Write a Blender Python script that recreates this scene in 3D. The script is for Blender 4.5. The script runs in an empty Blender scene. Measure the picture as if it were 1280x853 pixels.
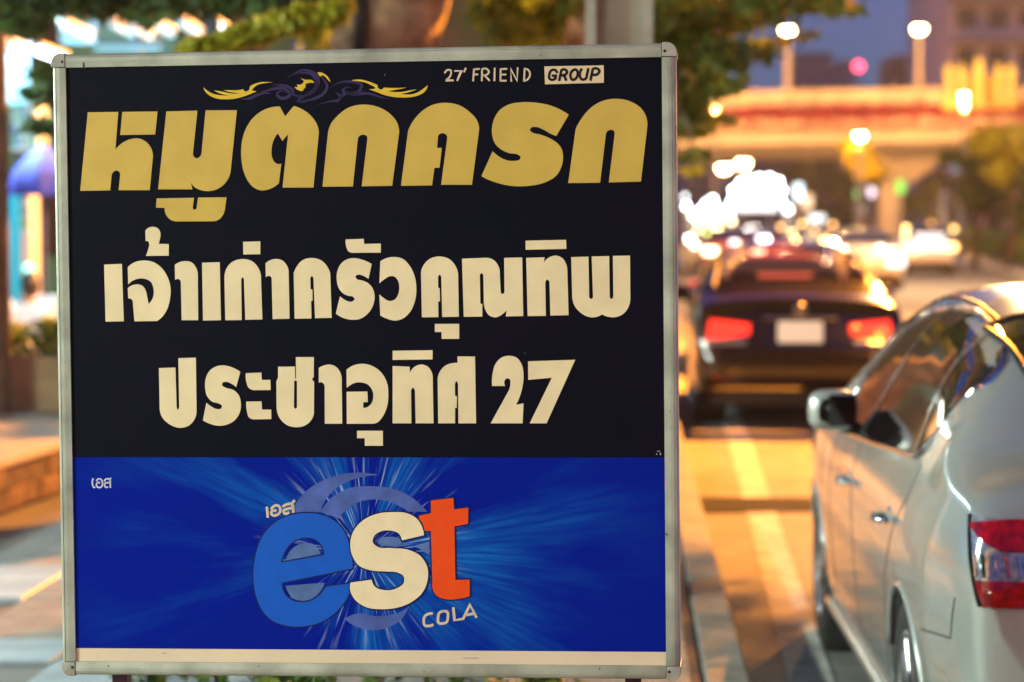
import bpy, bmesh, math, random
import numpy as np
from mathutils import Vector, Matrix, Euler
from mathutils.geometry import tessellate_polygon
S = bpy.context.scene
COL = S.collection
random.seed(7); RNG = np.random.default_rng(7)
R = math.radians; PI = math.pi

# ------------------------------------------------------------------ camera, sky, exposure
cam_d = bpy.data.cameras.new('camera'); cam = bpy.data.objects.new('camera', cam_d); COL.objects.link(cam)
S.camera = cam
PITCH = R(2.9905)
cam.location = (0, 0, 1.7); cam.rotation_euler = (PI/2 - PITCH, 0, 0)
cam_d.sensor_width = 36; cam_d.lens = 2900/1280*36
cam_d.clip_start = .1; cam_d.clip_end = 3000
cam_d.dof.use_dof = True; cam_d.dof.focus_distance = 4.4536; cam_d.dof.aperture_fstop = 3.0; cam_d.dof.aperture_blades = 0
S.view_settings.view_transform = 'Standard'; S.view_settings.look = 'None'
S.view_settings.exposure = 0; S.view_settings.gamma = 1
S.cycles.use_denoising = True
S.cycles.max_bounces = 6; S.cycles.diffuse_bounces = 2; S.cycles.glossy_bounces = 3; S.cycles.transmission_bounces = 3
S.cycles.transparent_max_bounces = 6
S.cycles.caustics_reflective = False; S.cycles.caustics_refractive = False
S.cycles.sample_clamp_indirect = 4
world = bpy.data.worlds.new('World'); S.world = world; world.use_nodes = True
wn = world.node_tree; bg = wn.nodes['Background']
sky = wn.nodes.new('ShaderNodeTexSky'); sky.sky_type = 'NISHITA'; sky.sun_disc = False
sky.sun_elevation = R(11); sky.sun_rotation = R(100); sky.ozone_density = 8.0
tint = wn.nodes.new('ShaderNodeVectorMath'); tint.operation = 'MULTIPLY'; tint.inputs[1].default_value = (.30, .62, .98)   # violet cast of the city dusk
wn.links.new(sky.outputs[0], tint.inputs[0]); wn.links.new(tint.outputs[0], bg.inputs[0]); bg.inputs[1].default_value = 0.12

# strengths (watts) of the place's own lamps
P_AHEAD, P_BEHIND, P_BRIDGE, P_SHOP, P_AWN = 80000, 3000, 40000, 100, 400

def at(px, py, Y):
    """world point on the sight line through photo pixel (px,py) at forward distance Y"""
    k = 2900.0
    fw = Vector((0, math.cos(PITCH), -math.sin(PITCH))); up = Vector((0, math.sin(PITCH), math.cos(PITCH)))
    d = fw + Vector((1, 0, 0))*((px-640)/k) + up*((426.5-py)/k)
    return Vector((0, 0, 1.7)) + d*(Y/d.y)

# ------------------------------------------------------------------ materials
MATS = {}
def mat(name, col, rough=.6, metal=0, coat=0, emit=None, estr=0, noise=0, nscale=8, bump=0, bscale=40, spec=.5, trans=0, nm=None):
    if name in MATS: return MATS[name]
    m = bpy.data.materials.new(name); m.use_nodes = True; nt = m.node_tree
    b = nt.nodes['Principled BSDF']
    b.inputs['Base Color'].default_value = (*col, 1); b.inputs['Roughness'].default_value = rough
    b.inputs['Metallic'].default_value = metal; b.inputs['Coat Weight'].default_value = coat
    b.inputs['Coat Roughness'].default_value = .04; b.inputs['Specular IOR Level'].default_value = spec
    if emit: b.inputs['Emission Color'].default_value = (*emit, 1); b.inputs['Emission Strength'].default_value = estr
    if noise or bump:
        tc = nt.nodes.new('ShaderNodeTexCoord')
    if noise:
        n = nt.nodes.new('ShaderNodeTexNoise'); n.inputs['Scale'].default_value = nscale; n.inputs['Detail'].default_value = 6
        r = nt.nodes.new('ShaderNodeValToRGB'); r.color_ramp.elements[0].position = .3; r.color_ramp.elements[1].position = .72
        lo = tuple(c*(1-noise) for c in col); hi = tuple(min(1, c*(1+noise)) for c in col)
        if nm: hi = nm
        r.color_ramp.elements[0].color = (*lo, 1); r.color_ramp.elements[1].color = (*hi, 1)
        nt.links.new(tc.outputs['Object'], n.inputs['Vector']); nt.links.new(n.outputs[0], r.inputs[0]); nt.links.new(r.outputs[0], b.inputs['Base Color'])
    if bump:
        n2 = nt.nodes.new('ShaderNodeTexNoise'); n2.inputs['Scale'].default_value = bscale; n2.inputs['Detail'].default_value = 5
        bp = nt.nodes.new('ShaderNodeBump'); bp.inputs['Strength'].default_value = bump; bp.inputs['Distance'].default_value = .02
        nt.links.new(tc.outputs['Object'], n2.inputs['Vector']); nt.links.new(n2.outputs[0], bp.inputs['Height']); nt.links.new(bp.outputs[0], b.inputs['Normal'])
    MATS[name] = m
    return m
def glow(name, col, s, sample=False):
    if name in MATS: return MATS[name]
    m = mat(name, (.3, .3, .3), .4, emit=col, estr=s)
    if not sample: m.cycles.emission_sampling = 'NONE'
    return m

# ------------------------------------------------------------------ mesh helpers
class MB:
    def __init__(s): s.v = []; s.f = []
    def add(s, vs, fs):
        o = len(s.v); s.v += [tuple(p) for p in vs]; s.f += [tuple(i+o for i in f) for f in fs]; return s
    def box(s, c, d, rz=0, taper=1.0):
        x, y, z = d[0]/2, d[1]/2, d[2]/2; vs = []
        for sz in (-1, 1):
            t = taper if sz > 0 else 1
            for sx, sy in ((-1,-1),(1,-1),(1,1),(-1,1)):
                px, py = sx*x*t, sy*y*t
                vs.append((c[0]+px*math.cos(rz)-py*math.sin(rz), c[1]+px*math.sin(rz)+py*math.cos(rz), c[2]+sz*z))
        return s.add(vs, [(3,2,1,0),(4,5,6,7),(0,1,5,4),(1,2,6,5),(2,3,7,6),(3,0,4,7)])
    def tube(s, pts, r, n=10, cap=True):
        pts = [Vector(p) for p in pts]; rs = r if isinstance(r, (list, tuple)) else [r]*len(pts)
        vs = []; fs = []
        for i, p in enumerate(pts):
            t = (pts[min(i+1, len(pts)-1)] - pts[max(i-1, 0)])
            t = t.normalized() if t.length > 1e-9 else Vector((0, 0, 1))
            a = t.cross(Vector((0, 0, 1))); a = a.normalized() if a.length > .05 else Vector((1, 0, 0))
            a = (a - t*a.dot(t)).normalized(); b = t.cross(a)
            for k in range(n):
                q = 2*PI*k/n; vs.append(p + (a*math.cos(q) + b*math.sin(q))*rs[i])
        for i in range(len(pts)-1):
            for k in range(n):
                fs.append((i*n+k, i*n+(k+1) % n, (i+1)*n+(k+1) % n, (i+1)*n+k))
        if cap: fs += [tuple(range(n))[::-1], tuple(range((len(pts)-1)*n, len(pts)*n))]
        return s.add(vs, fs)
    def lathe(s, prof, n=24, c=(0, 0, 0), axis='z'):
        vs = []; fs = []
        for r, h in prof:
            for k in range(n):
                q = 2*PI*k/n; x, y = r*math.cos(q), r*math.sin(q)
                p = (x, y, h) if axis == 'z' else ((h, x, y) if axis == 'x' else (x, h, y))
                vs.append((p[0]+c[0], p[1]+c[1], p[2]+c[2]))
        for i in range(len(prof)-1):
            for k in range(n):
                fs.append((i*n+k, i*n+(k+1) % n, (i+1)*n+(k+1) % n, (i+1)*n+k))
        return s.add(vs, fs)
    def grid(s, rows):
        n = len(rows[0]); vs = [p for r in rows for p in r]
        return s.add(vs, [(i*n+j, i*n+j+1, (i+1)*n+j+1, (i+1)*n+j) for i in range(len(rows)-1) for j in range(n-1)])
    def prism(s, loop, z0, z1):
        n = len(loop)
        vs = [(p[0], p[1], z0) for p in loop] + [(p[0], p[1], z1) for p in loop]
        tr = tessellate_polygon([[Vector((p[0], p[1], 0)) for p in loop]])
        return s.add(vs, [tuple(t)[::-1] for t in tr] + [tuple(i+n for i in t) for t in tr] + [(i, (i+1) % n, (i+1) % n+n, i+n) for i in range(n)])
    def build(s, name, m, parent=None, smooth=False, bevel=0, label=None, **tags):
        me = bpy.data.meshes.new(name); me.from_pydata(s.v, [], s.f); me.update()
        bm = bmesh.new(); bm.from_mesh(me); bmesh.ops.recalc_face_normals(bm, faces=bm.faces); bm.to_mesh(me); bm.free()
        if smooth: me.polygons.foreach_set('use_smooth', [True]*len(me.polygons))
        me.materials.append(m)
        o = bpy.data.objects.new(name, me); COL.objects.link(o)
        if parent: o.parent = parent
        if bevel:
            b = o.modifiers.new('bevel', 'BEVEL'); b.width = bevel; b.segments = 2; b.limit_method = 'ANGLE'; b.angle_limit = R(40)
        if label: o['label'] = label
        for k, v in tags.items(): o[k] = v
        return o
def empty(name, loc, rz=0, label=None, cat=None, group=None, kind=None):
    o = bpy.data.objects.new(name, None); COL.objects.link(o); o.location = loc; o.rotation_euler = (0, 0, rz)
    if label: o['label'] = label
    if cat: o['category'] = cat
    if group: o['group'] = group
    if kind: o['kind'] = kind
    return o
def light(name, loc, col, power, r=.15, parent=None, kind='POINT', rot=None, size=None, spot=None):
    d = bpy.data.lights.new(name, kind); d.color = col; d.energy = power
    if kind == 'AREA': d.shape = 'RECTANGLE'; d.size, d.size_y = size
    else: d.shadow_soft_size = r
    if kind == 'SPOT': d.spot_size = spot or R(140); d.spot_blend = .6
    o = bpy.data.objects.new(name, d); COL.objects.link(o); o.location = loc
    if rot: o.rotation_euler = rot
    if parent: o.parent = parent
    return o
def copy_tree(o, parent=None):
    c = o.copy(); COL.objects.link(c)
    if parent: c.parent = parent
    for ch in list(o.children): copy_tree(ch, c)
    return c
SODIUM = (1.0, .34, .035); COOL = (.66, .96, 1.0); SHOPW = (.90, 1.0, .80)

# ------------------------------------------------------------------ ground, road, sidewalk
KY0, KX0, KS = 8.93, .86, .0475
def kerb_x(y): return KX0 + (y-KY0)*KS
def ground_mat(name, c1, c2, rough, scale, gloss=.5):
    m = bpy.data.materials.new(name); m.use_nodes = True; nt = m.node_tree; b = nt.nodes['Principled BSDF']
    tc = nt.nodes.new('ShaderNodeTexCoord')
    n1 = nt.nodes.new('ShaderNodeTexNoise'); n1.inputs['Scale'].default_value = scale; n1.inputs['Detail'].default_value = 10; n1.inputs['Roughness'].default_value = .65
    n2 = nt.nodes.new('ShaderNodeTexNoise'); n2.inputs['Scale'].default_value = scale*.12; n2.inputs['Detail'].default_value = 4
    mx = nt.nodes.new('ShaderNodeMix'); mx.data_type = 'RGBA'; mx.inputs[6].default_value = (*c1, 1); mx.inputs[7].default_value = (*c2, 1)
    ad = nt.nodes.new('ShaderNodeMath'); ad.operation = 'MULTIPLY_ADD'; ad.inputs[1].default_value = .5
    for n in (n1, n2): nt.links.new(tc.outputs['Object'], n.inputs['Vector'])
    nt.links.new(n1.outputs[0], ad.inputs[0]); 
    h = nt.nodes.new('ShaderNodeMath'); h.operation = 'MULTIPLY'; h.inputs[1].default_value = .5; nt.links.new(n2.outputs[0], h.inputs[0]); nt.links.new(h.outputs[0], ad.inputs[2])
    cr_ = nt.nodes.new('ShaderNodeMapRange'); cr_.inputs['From Min'].default_value = .37; cr_.inputs['From Max'].default_value = .63; nt.links.new(ad.outputs[0], cr_.inputs[0]); nt.links.new(cr_.outputs[0], mx.inputs[0]); nt.links.new(mx.outputs[2], b.inputs['Base Color'])
    b.inputs['Roughness'].default_value = rough; b.inputs['Specular IOR Level'].default_value = gloss
    n3 = nt.nodes.new('ShaderNodeTexNoise'); n3.inputs['Scale'].default_value = 90; nt.links.new(tc.outputs['Object'], n3.inputs['Vector'])
    bp = nt.nodes.new('ShaderNodeBump'); bp.inputs['Strength'].default_value = .25; bp.inputs['Distance'].default_value = .004
    nt.links.new(n3.outputs[0], bp.inputs['Height']); nt.links.new(bp.outputs[0], b.inputs['Normal'])
    return m
M_road = ground_mat('worn_concrete_road', (.10, .095, .088), (.27, .26, .235), .85, 3, .25)
M_walk = ground_mat('pavement_concrete', (.10, .093, .085), (.22, .20, .18), .75, 4, .25)
M_slab = ground_mat('paving_slab_concrete', (.10, .097, .092), (.25, .24, .22), .6, 5, .3)
M_kerb = mat('kerb_concrete', (.17, .155, .135), .85, noise=.3, nscale=9)
M_white = mat('road_paint', (.46, .44, .39), .9, spec=.15, noise=.35, nscale=6)
M_earth = mat('bare_earth', (.09, .06, .04), .9, noise=.4, nscale=6)
g = MB(); g.add([(-400, -60, -.02), (400, -60, -.02), (400, 1500, -.02), (-400, 1500, -.02)], [(0, 1, 2, 3)])
g.build('ground', mat('dark_ground', (.05, .048, .045), .9, noise=.3, nscale=.2), kind='structure', label='dark open ground reaching the horizon around the street')
MED = [(8.2, -20), (8.6, 20), (10.4, 40), (14.0, 64), (18.0, 93), (24.5, 135), (34, 200), (60, 330)]
road = MB()
lf = [(kerb_x(y) if y < 60 else kerb_x(60)+(y-60)*(.05+(y-60)*.0004), y) for y in (-20, 0, 20, 40, 60, 93, 135, 200, 330)]
road.prism(lf + [(x, y) for x, y in MED[::-1]], -.01, 0.0)
road.build('road', M_road, kind='structure', label='worn street surface under orange lamplight')
# painted line beside the parked cars
def strip(pts, w, z0, z1):
    L = []; Rr = []
    for i, p in enumerate(pts):
        a = Vector(pts[max(i-1, 0)]); b = Vector(pts[min(i+1, len(pts)-1)]); t = (b-a).normalized(); nrm = Vector((-t.y, t.x))*w/2
        L.append(Vector(p)+nrm); Rr.append(Vector(p)-nrm)
    return MB().prism([tuple(q) for q in L+Rr[::-1]], z0, z1)
strip([(.86, 5), (1.166, 9.39), (1.76, 17.9), (2.45, 30), (4.0, 52), (6.1, 80)], .17, .0005, .0045).build('lane_marking', M_white, kind='structure', label='solid white painted line along the parked cars')
for j, off in enumerate((4.6,)):
    for i in range(9):
        y = 22+i*9; x = kerb_x(y)+off+max(0, y-50)*.03
        strip([(x, y), (x+.2, y+3.2)], .13, .0005, .0045).build('lane_dash', M_white, kind='structure', label='short white dash between the traffic lanes')
# sidewalk base, slabs, kerb stones
sw = MB(); sw.prism([(-30, -20), (kerb_x(-20)-.15, -20), (kerb_x(60)-.15, 60), (6.2, 93), (9, 135), (-30, 135)], -.005, .118)
walk = sw.build('sidewalk', M_walk, kind='structure', label='raised pavement between the shops and the kerb')
variants = []
for k in range(3):
    d = .006
    vs = [(-.22,-.22,0),(.22,-.22,0),(.22,.22,0),(-.22,.22,0),(-.22,-.22,.026-d),(.22,-.22,.026-d),(.22,.22,.026-d),(-.22,.22,.026-d),
          (-.22+d,-.22+d,.026),(.22-d,-.22+d,.026),(.22-d,.22-d,.026),(-.22+d,.22-d,.026)]
    fs = [(0,1,5,4),(1,2,6,5),(2,3,7,6),(3,0,4,7),(4,5,9,8),(5,6,10,9),(6,7,11,10),(7,4,8,11),(8,9,10,11)]
    me = bpy.data.meshes.new('paving_slab'); me.from_pydata(vs, [], fs)
    me.materials.append([M_slab, ground_mat('paving_slab_brownish', (.09, .07, .055), (.22, .18, .14), .55, 6), ground_mat('paving_slab_greyblue', (.10, .11, .12), (.26, .275, .29), .42, 5)][k]); variants.append(me)
na = math.atan(KS)
for i in range(34):
    for j in range(9):
        y = 5.2 + i*.45; x = kerb_x(y) - .42 - j*.45
        if x < -2.62+.1*(y-12.4)+.2 and y > 9.5: continue
        if not (-.235 < (x)/y*1.0): continue
        o = bpy.data.objects.new('paving_slab', variants[random.choice((0, 0, 1, 2))]); COL.objects.link(o); o.parent = walk
        o.location = (x, y, .1185 + random.uniform(0, .004)); o.rotation_euler = (random.uniform(-.004, .004), random.uniform(-.004, .004), -na)
kb = MB(); kb.box((0, 0, .0), (.15, .988, .15)); kerb0 = None
for i in range(56):
    y = 3.5 + i
    if kerb0 is None:
        kerb0 = kb.build('kerb_stone', M_kerb, walk, bevel=.012); o = kerb0
    else: o = kerb0.copy(); COL.objects.link(o)
    o.location = (kerb_x(y)-.074, y, .075); o.rotation_euler = (0, 0, -na)
MB().prism([(.95, 13.35), (2.6, 13.55), (2.62, 14.0), (.97, 14.15)], .0055, .0085).build('road_shadow_band', mat('shadow_band_dark', (.03, .027, .024), .95, spec=.05, noise=.3, nscale=8), kind='structure', label='dark strip standing in for a shadow across the road beside the painted line')  # dark strip laid on the road in place of a cast shadow
# right hand median
md = MB(); md.prism([(x, y) for x, y in MED] + [(x+3.5, y) for x, y in MED[::-1]], -.004, .16)
md.build('median_kerb', mat('pale_median_concrete', (.42, .38, .32), .7, noise=.25, nscale=3), kind='structure', label='pale raised median edging the far side of the street')

# ------------------------------------------------------------------ sign board
SIGN_PRINT = [
 ('gold',[[(-533.6,490.8,0),(-473.5,490.7,0),(-480.3,418,0),(-464.7,431.9,1),(-449.7,437.9,1),(-434.8,439,1),(-420,432.5,1),(-410.4,420.8,1),(-406.4,405.3,0),(-413.9,338.9,0),(-475.2,339.7,0),(-471.7,367.9,0),(-473.3,375,1),(-477.9,377.6,1),(-484.8,375.2,1),(-488.8,367.3,0),(-491.8,339.5,0),(-551.2,339.4,0)]]),
 ('gold',[[(-465.4,490.5,0),(-396.2,490.3,0),(-401.5,446,0),(-470.4,446.1,0)]]),
 ('gold',[[(-378.8,490,0),(-317.8,490.7,0),(-327.9,409.2,0),(-326.3,402.6,1),(-320.9,399.2,1),(-314.5,402,1),(-311,409,0),(-301.8,490.9,0),(-240.6,490.3,0),(-254,378.4,0),(-258.1,361.9,1),(-268.8,347.5,1),(-283.7,338.5,1),(-299.4,335.8,1),(-315.5,338.5,1),(-326,344,1),(-333.4,353.7,0),(-329.9,339.5,0),(-397.3,340.4,0)]]),
 ('gold',[[(-400.5,322.9,0),(-327.1,323.3,0),(-329.9,305.5,0),(-328.3,300.9,1),(-324.5,300.8,1),(-321.9,305.4,0),(-319.1,323.6,0),(-263.3,323.4,0),(-266.5,303.1,0),(-270.9,289.4,1),(-280.4,280,1),(-291,277.6,0),(-360.9,278,0),(-373.6,281.4,1),(-382.3,290.7,1),(-385.1,304.5,0),(-402.1,305.1,0)]]),
 ('gold',[[(-157,496.1,0),(-146.8,477,0),(-129.7,496.5,0),(-109.7,487.9,1),(-93.2,473.3,1),(-84.2,457.9,1),(-81.8,444.2,0),(-93.7,340,0),(-153.7,340.8,0),(-141.4,443.1,0),(-152.9,430,0),(-161.5,444.6,0),(-170.1,431.1,1),(-174.1,414.6,1),(-173.1,398.1,1),(-167.7,388.9,1),(-162.3,386,1),(-155.6,386.7,0),(-160.7,349.2,0),(-170.5,342.2,1),(-183.2,337,1),(-195.8,335.9,1),(-211.3,342.8,1),(-224.9,361.6,1),(-232.1,386.5,1),(-233.5,411.3,1),(-230.2,436.1,1),(-221.4,458.7,1),(-206.4,477.9,1),(-183.1,492,1)]]),
 ('gold',[[(-76.1,341.5,0),(-64.3,441.9,0),(-58.6,460.4,1),(-45.1,476.6,1),(-24,491.5,1),(5.3,497.2,1),(34.4,491.8,1),(57.1,477.9,1),(69.4,462.5,1),(73.7,444,0),(58.8,341.4,0),(0,341.3,0),(11.9,429.7,0),(10.4,437.5,1),(2.9,439.7,1),(-3.8,436.9,1),(-6.8,428.7,0),(-17.1,341.1,0)]]),
 ('gold',[[(75.8,341.2,0),(90.8,445.8,0),(100.5,464.1,1),(117.3,482.3,1),(138.2,494.3,1),(163.1,498,1),(187.9,493.5,1),(210.4,478.8,1),(223.9,462.2,1),(227.4,447.9,0),(212.3,341.5,0),(153.1,342.3,0),(165.6,428.3,0),(164.5,436.5,1),(157.5,440.3,1),(150,438,1),(147.8,430.6,0),(146,412.6,0),(155.1,412.5,0),(150.5,374.8,0),(140.6,374.5,0),(135.7,341.3,0)]]),
 ('gold',[[(398.4,471.7,0),(374.3,432.1,0),(364.8,435.5,1),(350.5,443.9,1),(336.2,449.4,1),(326.7,448.3,1),(324.2,443.5,1),(329.1,438.9,1),(342.2,435.4,1),(360.7,428.2,1),(375,419,1),(383.9,407.5,1),(386.6,394.3,1),(383.6,374,1),(374.4,357.7,1),(353.7,344.9,1),(320.7,338,1),(287.8,338.4,1),(259,344.9,1),(242.5,351.2,1),(230.6,357.5,0),(252.5,404.8,0),(263.6,395.2,1),(278,387.7,1),(294.4,385.8,1),(303.9,388.1,1),(306,393,1),(300.7,397.6,1),(284.3,400.7,1),(267.9,408.3,1),(257.6,418.7,1),(252,435.1,1),(251.8,449.4,1),(255.2,463.7,1),(266.5,482,1),(285.2,493.1,1),(305.8,496.5,1),(334.6,495.6,1),(363.3,489.8,1),(383.7,480.9,1)]]),
 ('gold',[[(396,342.3,0),(411.3,445,0),(420.5,461.2,1),(437,481.3,1),(461.7,496.4,1),(488.3,500.4,1),(514.7,495.1,1),(537,479.7,1),(545.1,464.6,1),(547,449.1,0),(534,343.4,0),(473.1,342.6,0),(484.9,432.9,0),(483.3,439.9,1),(477.6,442,1),(471,439.2,1),(468.1,431.9,0),(456.7,342.4,0)]]),
 ('cream',[[(-506.3,196.2,0),(-471.2,197.4,0),(-469.3,85.9,0),(-505.3,85.6,0)]]),
 ('cream',[[(-459.7,190.8,0),(-450.1,198.1,1),(-437.4,202.6,1),(-424.8,203.4,1),(-409.2,200.2,1),(-393.6,189.3,1),(-381.3,170.7,1),(-376,150.6,1),(-377.3,129.1,1),(-385.5,104.5,1),(-395.2,92.2,1),(-403.7,86.1,0),(-448.1,85.8,0),(-450.7,121.9,0),(-452.8,128.1,1),(-459.7,130.3,0),(-460.3,150.4,0),(-449.2,156.5,1),(-439.7,157.3,1),(-430.4,153.6,1),(-424.2,143.3,1),(-422.2,132.5,1),(-419.6,119.5,0),(-413.5,126.3,1),(-409.2,138.6,1),(-409.9,150.9,1),(-414.5,161.7,1),(-425.4,167.7,1),(-438,168.4,1),(-449.1,165.1,1),(-459.3,157.5,0)]]),
 ('cream',[[(-423.9,260.4,0),(-417.5,266.5,1),(-408.7,268.3,1),(-398.7,264.8,1),(-394.4,257,1),(-395.3,244.7,1),(-398.2,235.2,0),(-378.1,234.7,0),(-378.5,212.2,0),(-423.8,212.1,0),(-418.2,226.5,1),(-416.5,234.2,1),(-418,239.4,1),(-423.6,241,0)]]),
 ('cream',[[(-366.9,194.3,0),(-358.9,199.1,1),(-346.4,201.5,1),(-333.9,198.9,1),(-325.2,188.7,1),(-322,173.3,0),(-322.4,87.1,0),(-355,87.3,0),(-355.4,161.2,0),(-357.9,165.9,1),(-362.6,167.1,1),(-366.7,165.3,0)]]),
 ('cream',[[(-313.2,198.1,0),(-278.5,198.7,0),(-277.9,86.7,0),(-313,86.4,0)]]),
 ('cream',[[(-269.2,86.7,0),(-269.8,169.7,0),(-266.8,183.5,1),(-255.7,197.9,1),(-235.3,204.4,1),(-215.1,199.9,1),(-203.4,187.5,1),(-198.3,172.2,0),(-196.7,87.7,0),(-230.1,87.3,0),(-231.5,164.8,0),(-234.2,169.1,1),(-237.1,164.8,0),(-237,86.8,0)]]),
 ('cream',[[(-232.3,237.5,0),(-198.6,238.1,0),(-199,213.3,0),(-232,213,0)]]),
 ('cream',[[(-189.1,195.7,0),(-179.6,201.7,1),(-167.2,204,1),(-156.3,200.9,1),(-148.6,193.1,1),(-144.1,180.8,0),(-143.5,88.8,0),(-176.5,88.1,0),(-177.3,165.8,0),(-179.5,170.4,1),(-183.2,171.4,1),(-188.8,169,0)]]),
 ('cream',[[(-133.6,88.7,0),(-134.3,176.2,0),(-128.5,188.4,1),(-117.5,200.5,1),(-98.8,205.2,1),(-80.2,200.1,1),(-69.5,189.3,1),(-63.2,175.5,0),(-61.5,89.8,0),(-93.8,89.4,0),(-95.9,166,0),(-98.9,170.3,1),(-102.1,166.1,0),(-101.7,145.2,0),(-98.3,144.9,0),(-98.3,123.1,0),(-101.1,122.5,0),(-100.9,88.8,0)]]),
 ('cream',[[(17.4,192.5,0),(10.9,164.2,0),(6,167.3,1),(-1.7,171,1),(-9.4,172.3,1),(-14.4,169,1),(-12,164.1,1),(-1.8,161.2,1),(9,156.5,1),(18.1,146.7,1),(22.3,132,1),(19.3,113.7,1),(8.2,96.9,1),(-7.3,87.2,1),(-19.7,85.8,1),(-36.7,88.7,1),(-53.3,98,0),(-44.9,131,0),(-37.8,125.7,1),(-28.6,121.1,1),(-20.8,121,1),(-16.5,125.6,1),(-19.8,130.2,1),(-28.4,131.8,1),(-39.2,137.1,1),(-47.4,147.8,1),(-50.7,163.2,1),(-49.5,178.5,1),(-43.2,192.2,1),(-30.7,201.8,1),(-16.7,204.1,1),(1.8,200,1)]]),
 ('cream',[[(-32.3,240,0),(2.6,240.9,0),(3.1,231.1,0),(35.5,231.4,0),(35.3,214,0),(-18.1,214.2,0),(-27.4,217.4,1),(-31.3,225.7,1)]]),
 ('cream',[[(34.2,197.5,0),(46.6,203.5,1),(62,205.5,1),(77.4,201.7,1),(91.1,187.9,1),(100.1,168,1),(103.2,146.6,1),(100.5,122.2,1),(90,99.4,1),(76,87.3,1),(62.1,83.7,1),(45.2,87.5,1),(32.9,93.7,0),(31.5,134.3,0),(39.5,127.3,1),(51.8,121.3,1),(61,124,1),(68.3,134.7,1),(70.3,146.9,1),(67.6,160.6,1),(61.6,167.7,1),(52.3,168.7,1),(43,163.9,1),(31.8,155.1,0)]]),
 ('cream',[[(113.2,89.6,0),(112.5,176.6,0),(118.1,190,1),(130,201.5,1),(148.6,205.7,1),(167,200.5,1),(178.7,187.7,1),(183.9,172.6,0),(184.4,90.1,0),(152.4,90,0),(151.5,166.3,0),(148.2,170.6,1),(145.1,166.3,0),(145.2,145.6,0),(148.2,145.2,0),(148.3,119.8,0),(144.9,119.2,0),(144.9,89.7,0)]]),
 ('cream',[[(138,76.7,0),(184.9,76.7,0),(184.6,47.9,0),(150.9,48.1,0),(150.7,61.2,0),(137.9,61.3,0)]]),
 ('cream',[[(191.6,201,0),(234.3,202.2,0),(251,198.7,1),(261,187,1),(263.8,170.3,0),(265.2,138.6,0),(267.1,133.5,1),(270.1,133.5,1),(272.5,138.5,0),(272.5,201.8,0),(307,202.2,0),(307.9,90.5,0),(274.7,90.1,0),(275.9,101.8,0),(268.4,94.5,1),(254.9,88.6,1),(243.2,92,1),(235.9,102.1,1),(232.7,115.5,0),(232.3,168.9,0),(228.6,172.9,1),(225.5,168.9,0),(226,114.8,0),(229.7,114.5,0),(229.4,90.1,0),(193.8,90,0)]]),
 ('cream',[[(314.7,201.4,0),(349.8,202.1,0),(348.3,191.8,0),(358.1,201.7,1),(371.5,205.2,1),(384.8,199.1,1),(391.3,186.7,1),(392.9,174.1,0),(394.5,91.6,0),(359.8,91.2,0),(358.7,154.4,0),(354.7,159.8,1),(350.7,154.5,0),(351.1,90.6,0),(316.3,90.5,0)]]),
 ('cream',[[(313.7,234.1,0),(391.1,234.9,0),(391.6,217.6,0),(313.8,216.8,0)]]),
 ('cream',[[(400.5,201.9,0),(433.4,202.6,0),(434.1,125.5,0),(437.7,122.2,1),(441.4,125.5,0),(439.4,202.9,0),(472.7,203.2,0),(473,125.2,0),(476.3,121.9,1),(480,126.2,0),(479.7,203.5,0),(512.2,203.9,0),(512.2,123.3,0),(508.8,106.7,1),(498.7,93.5,1),(483.7,87.3,1),(470.4,88,1),(458.1,92.8,0),(450.4,88.8,1),(437.1,87.3,1),(420.5,94,1),(407.3,107.5,1),(401.8,124.1,0)]]),
 ('cream',[[(-401.3,-5.2,0),(-368.8,-4,0),(-367.6,-80.3,0),(-365.2,-86.1,1),(-362.4,-81,0),(-362.6,13.9,0),(-328.2,14.8,0),(-328.4,-90.6,0),(-332.4,-104.2,1),(-342.9,-116,1),(-362,-121.1,1),(-380.9,-114.9,1),(-396.2,-100.6,1),(-401.1,-83.6,0)]]),
 ('cream',[[(-241.2,-13.1,0),(-249.9,-42.5,0),(-259.1,-36,1),(-269.3,-32.2,1),(-276.2,-33.9,1),(-277.3,-39,1),(-271.2,-43.4,1),(-255.8,-47.9,1),(-245.7,-57.1,1),(-241.1,-74,1),(-244.5,-94.3,1),(-255,-107.8,1),(-270.6,-115.6,1),(-284.4,-117.2,1),(-301.5,-113.8,1),(-316.2,-106.6,0),(-308.8,-72.7,0),(-299.3,-79.9,1),(-287.3,-85,1),(-280.4,-84,1),(-278.3,-78.3,1),(-283.7,-74.5,1),(-297.4,-70.4,1),(-306.9,-60.2,1),(-310.8,-43.2,1),(-309.9,-28,1),(-301.7,-11.1,1),(-289.5,-2.7,1),(-274,-0.4,1),(-256.9,-4.6,1)]]),
 ('cream',[[(-230.6,-15.8,0),(-200.1,-14.6,0),(-199.6,-28.8,0),(-182.5,-28.9,0),(-182.4,-48.5,0),(-216.4,-48.7,0),(-225.6,-43.6,1),(-229.5,-33.4,1)]]),
 ('cream',[[(-230.4,-70.6,0),(-200.6,-70.4,0),(-199.8,-86.3,0),(-181.9,-86.4,0),(-181.9,-104.6,0),(-215.5,-105.2,0),(-225.7,-101.1,1),(-229,-91,1)]]),
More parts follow.
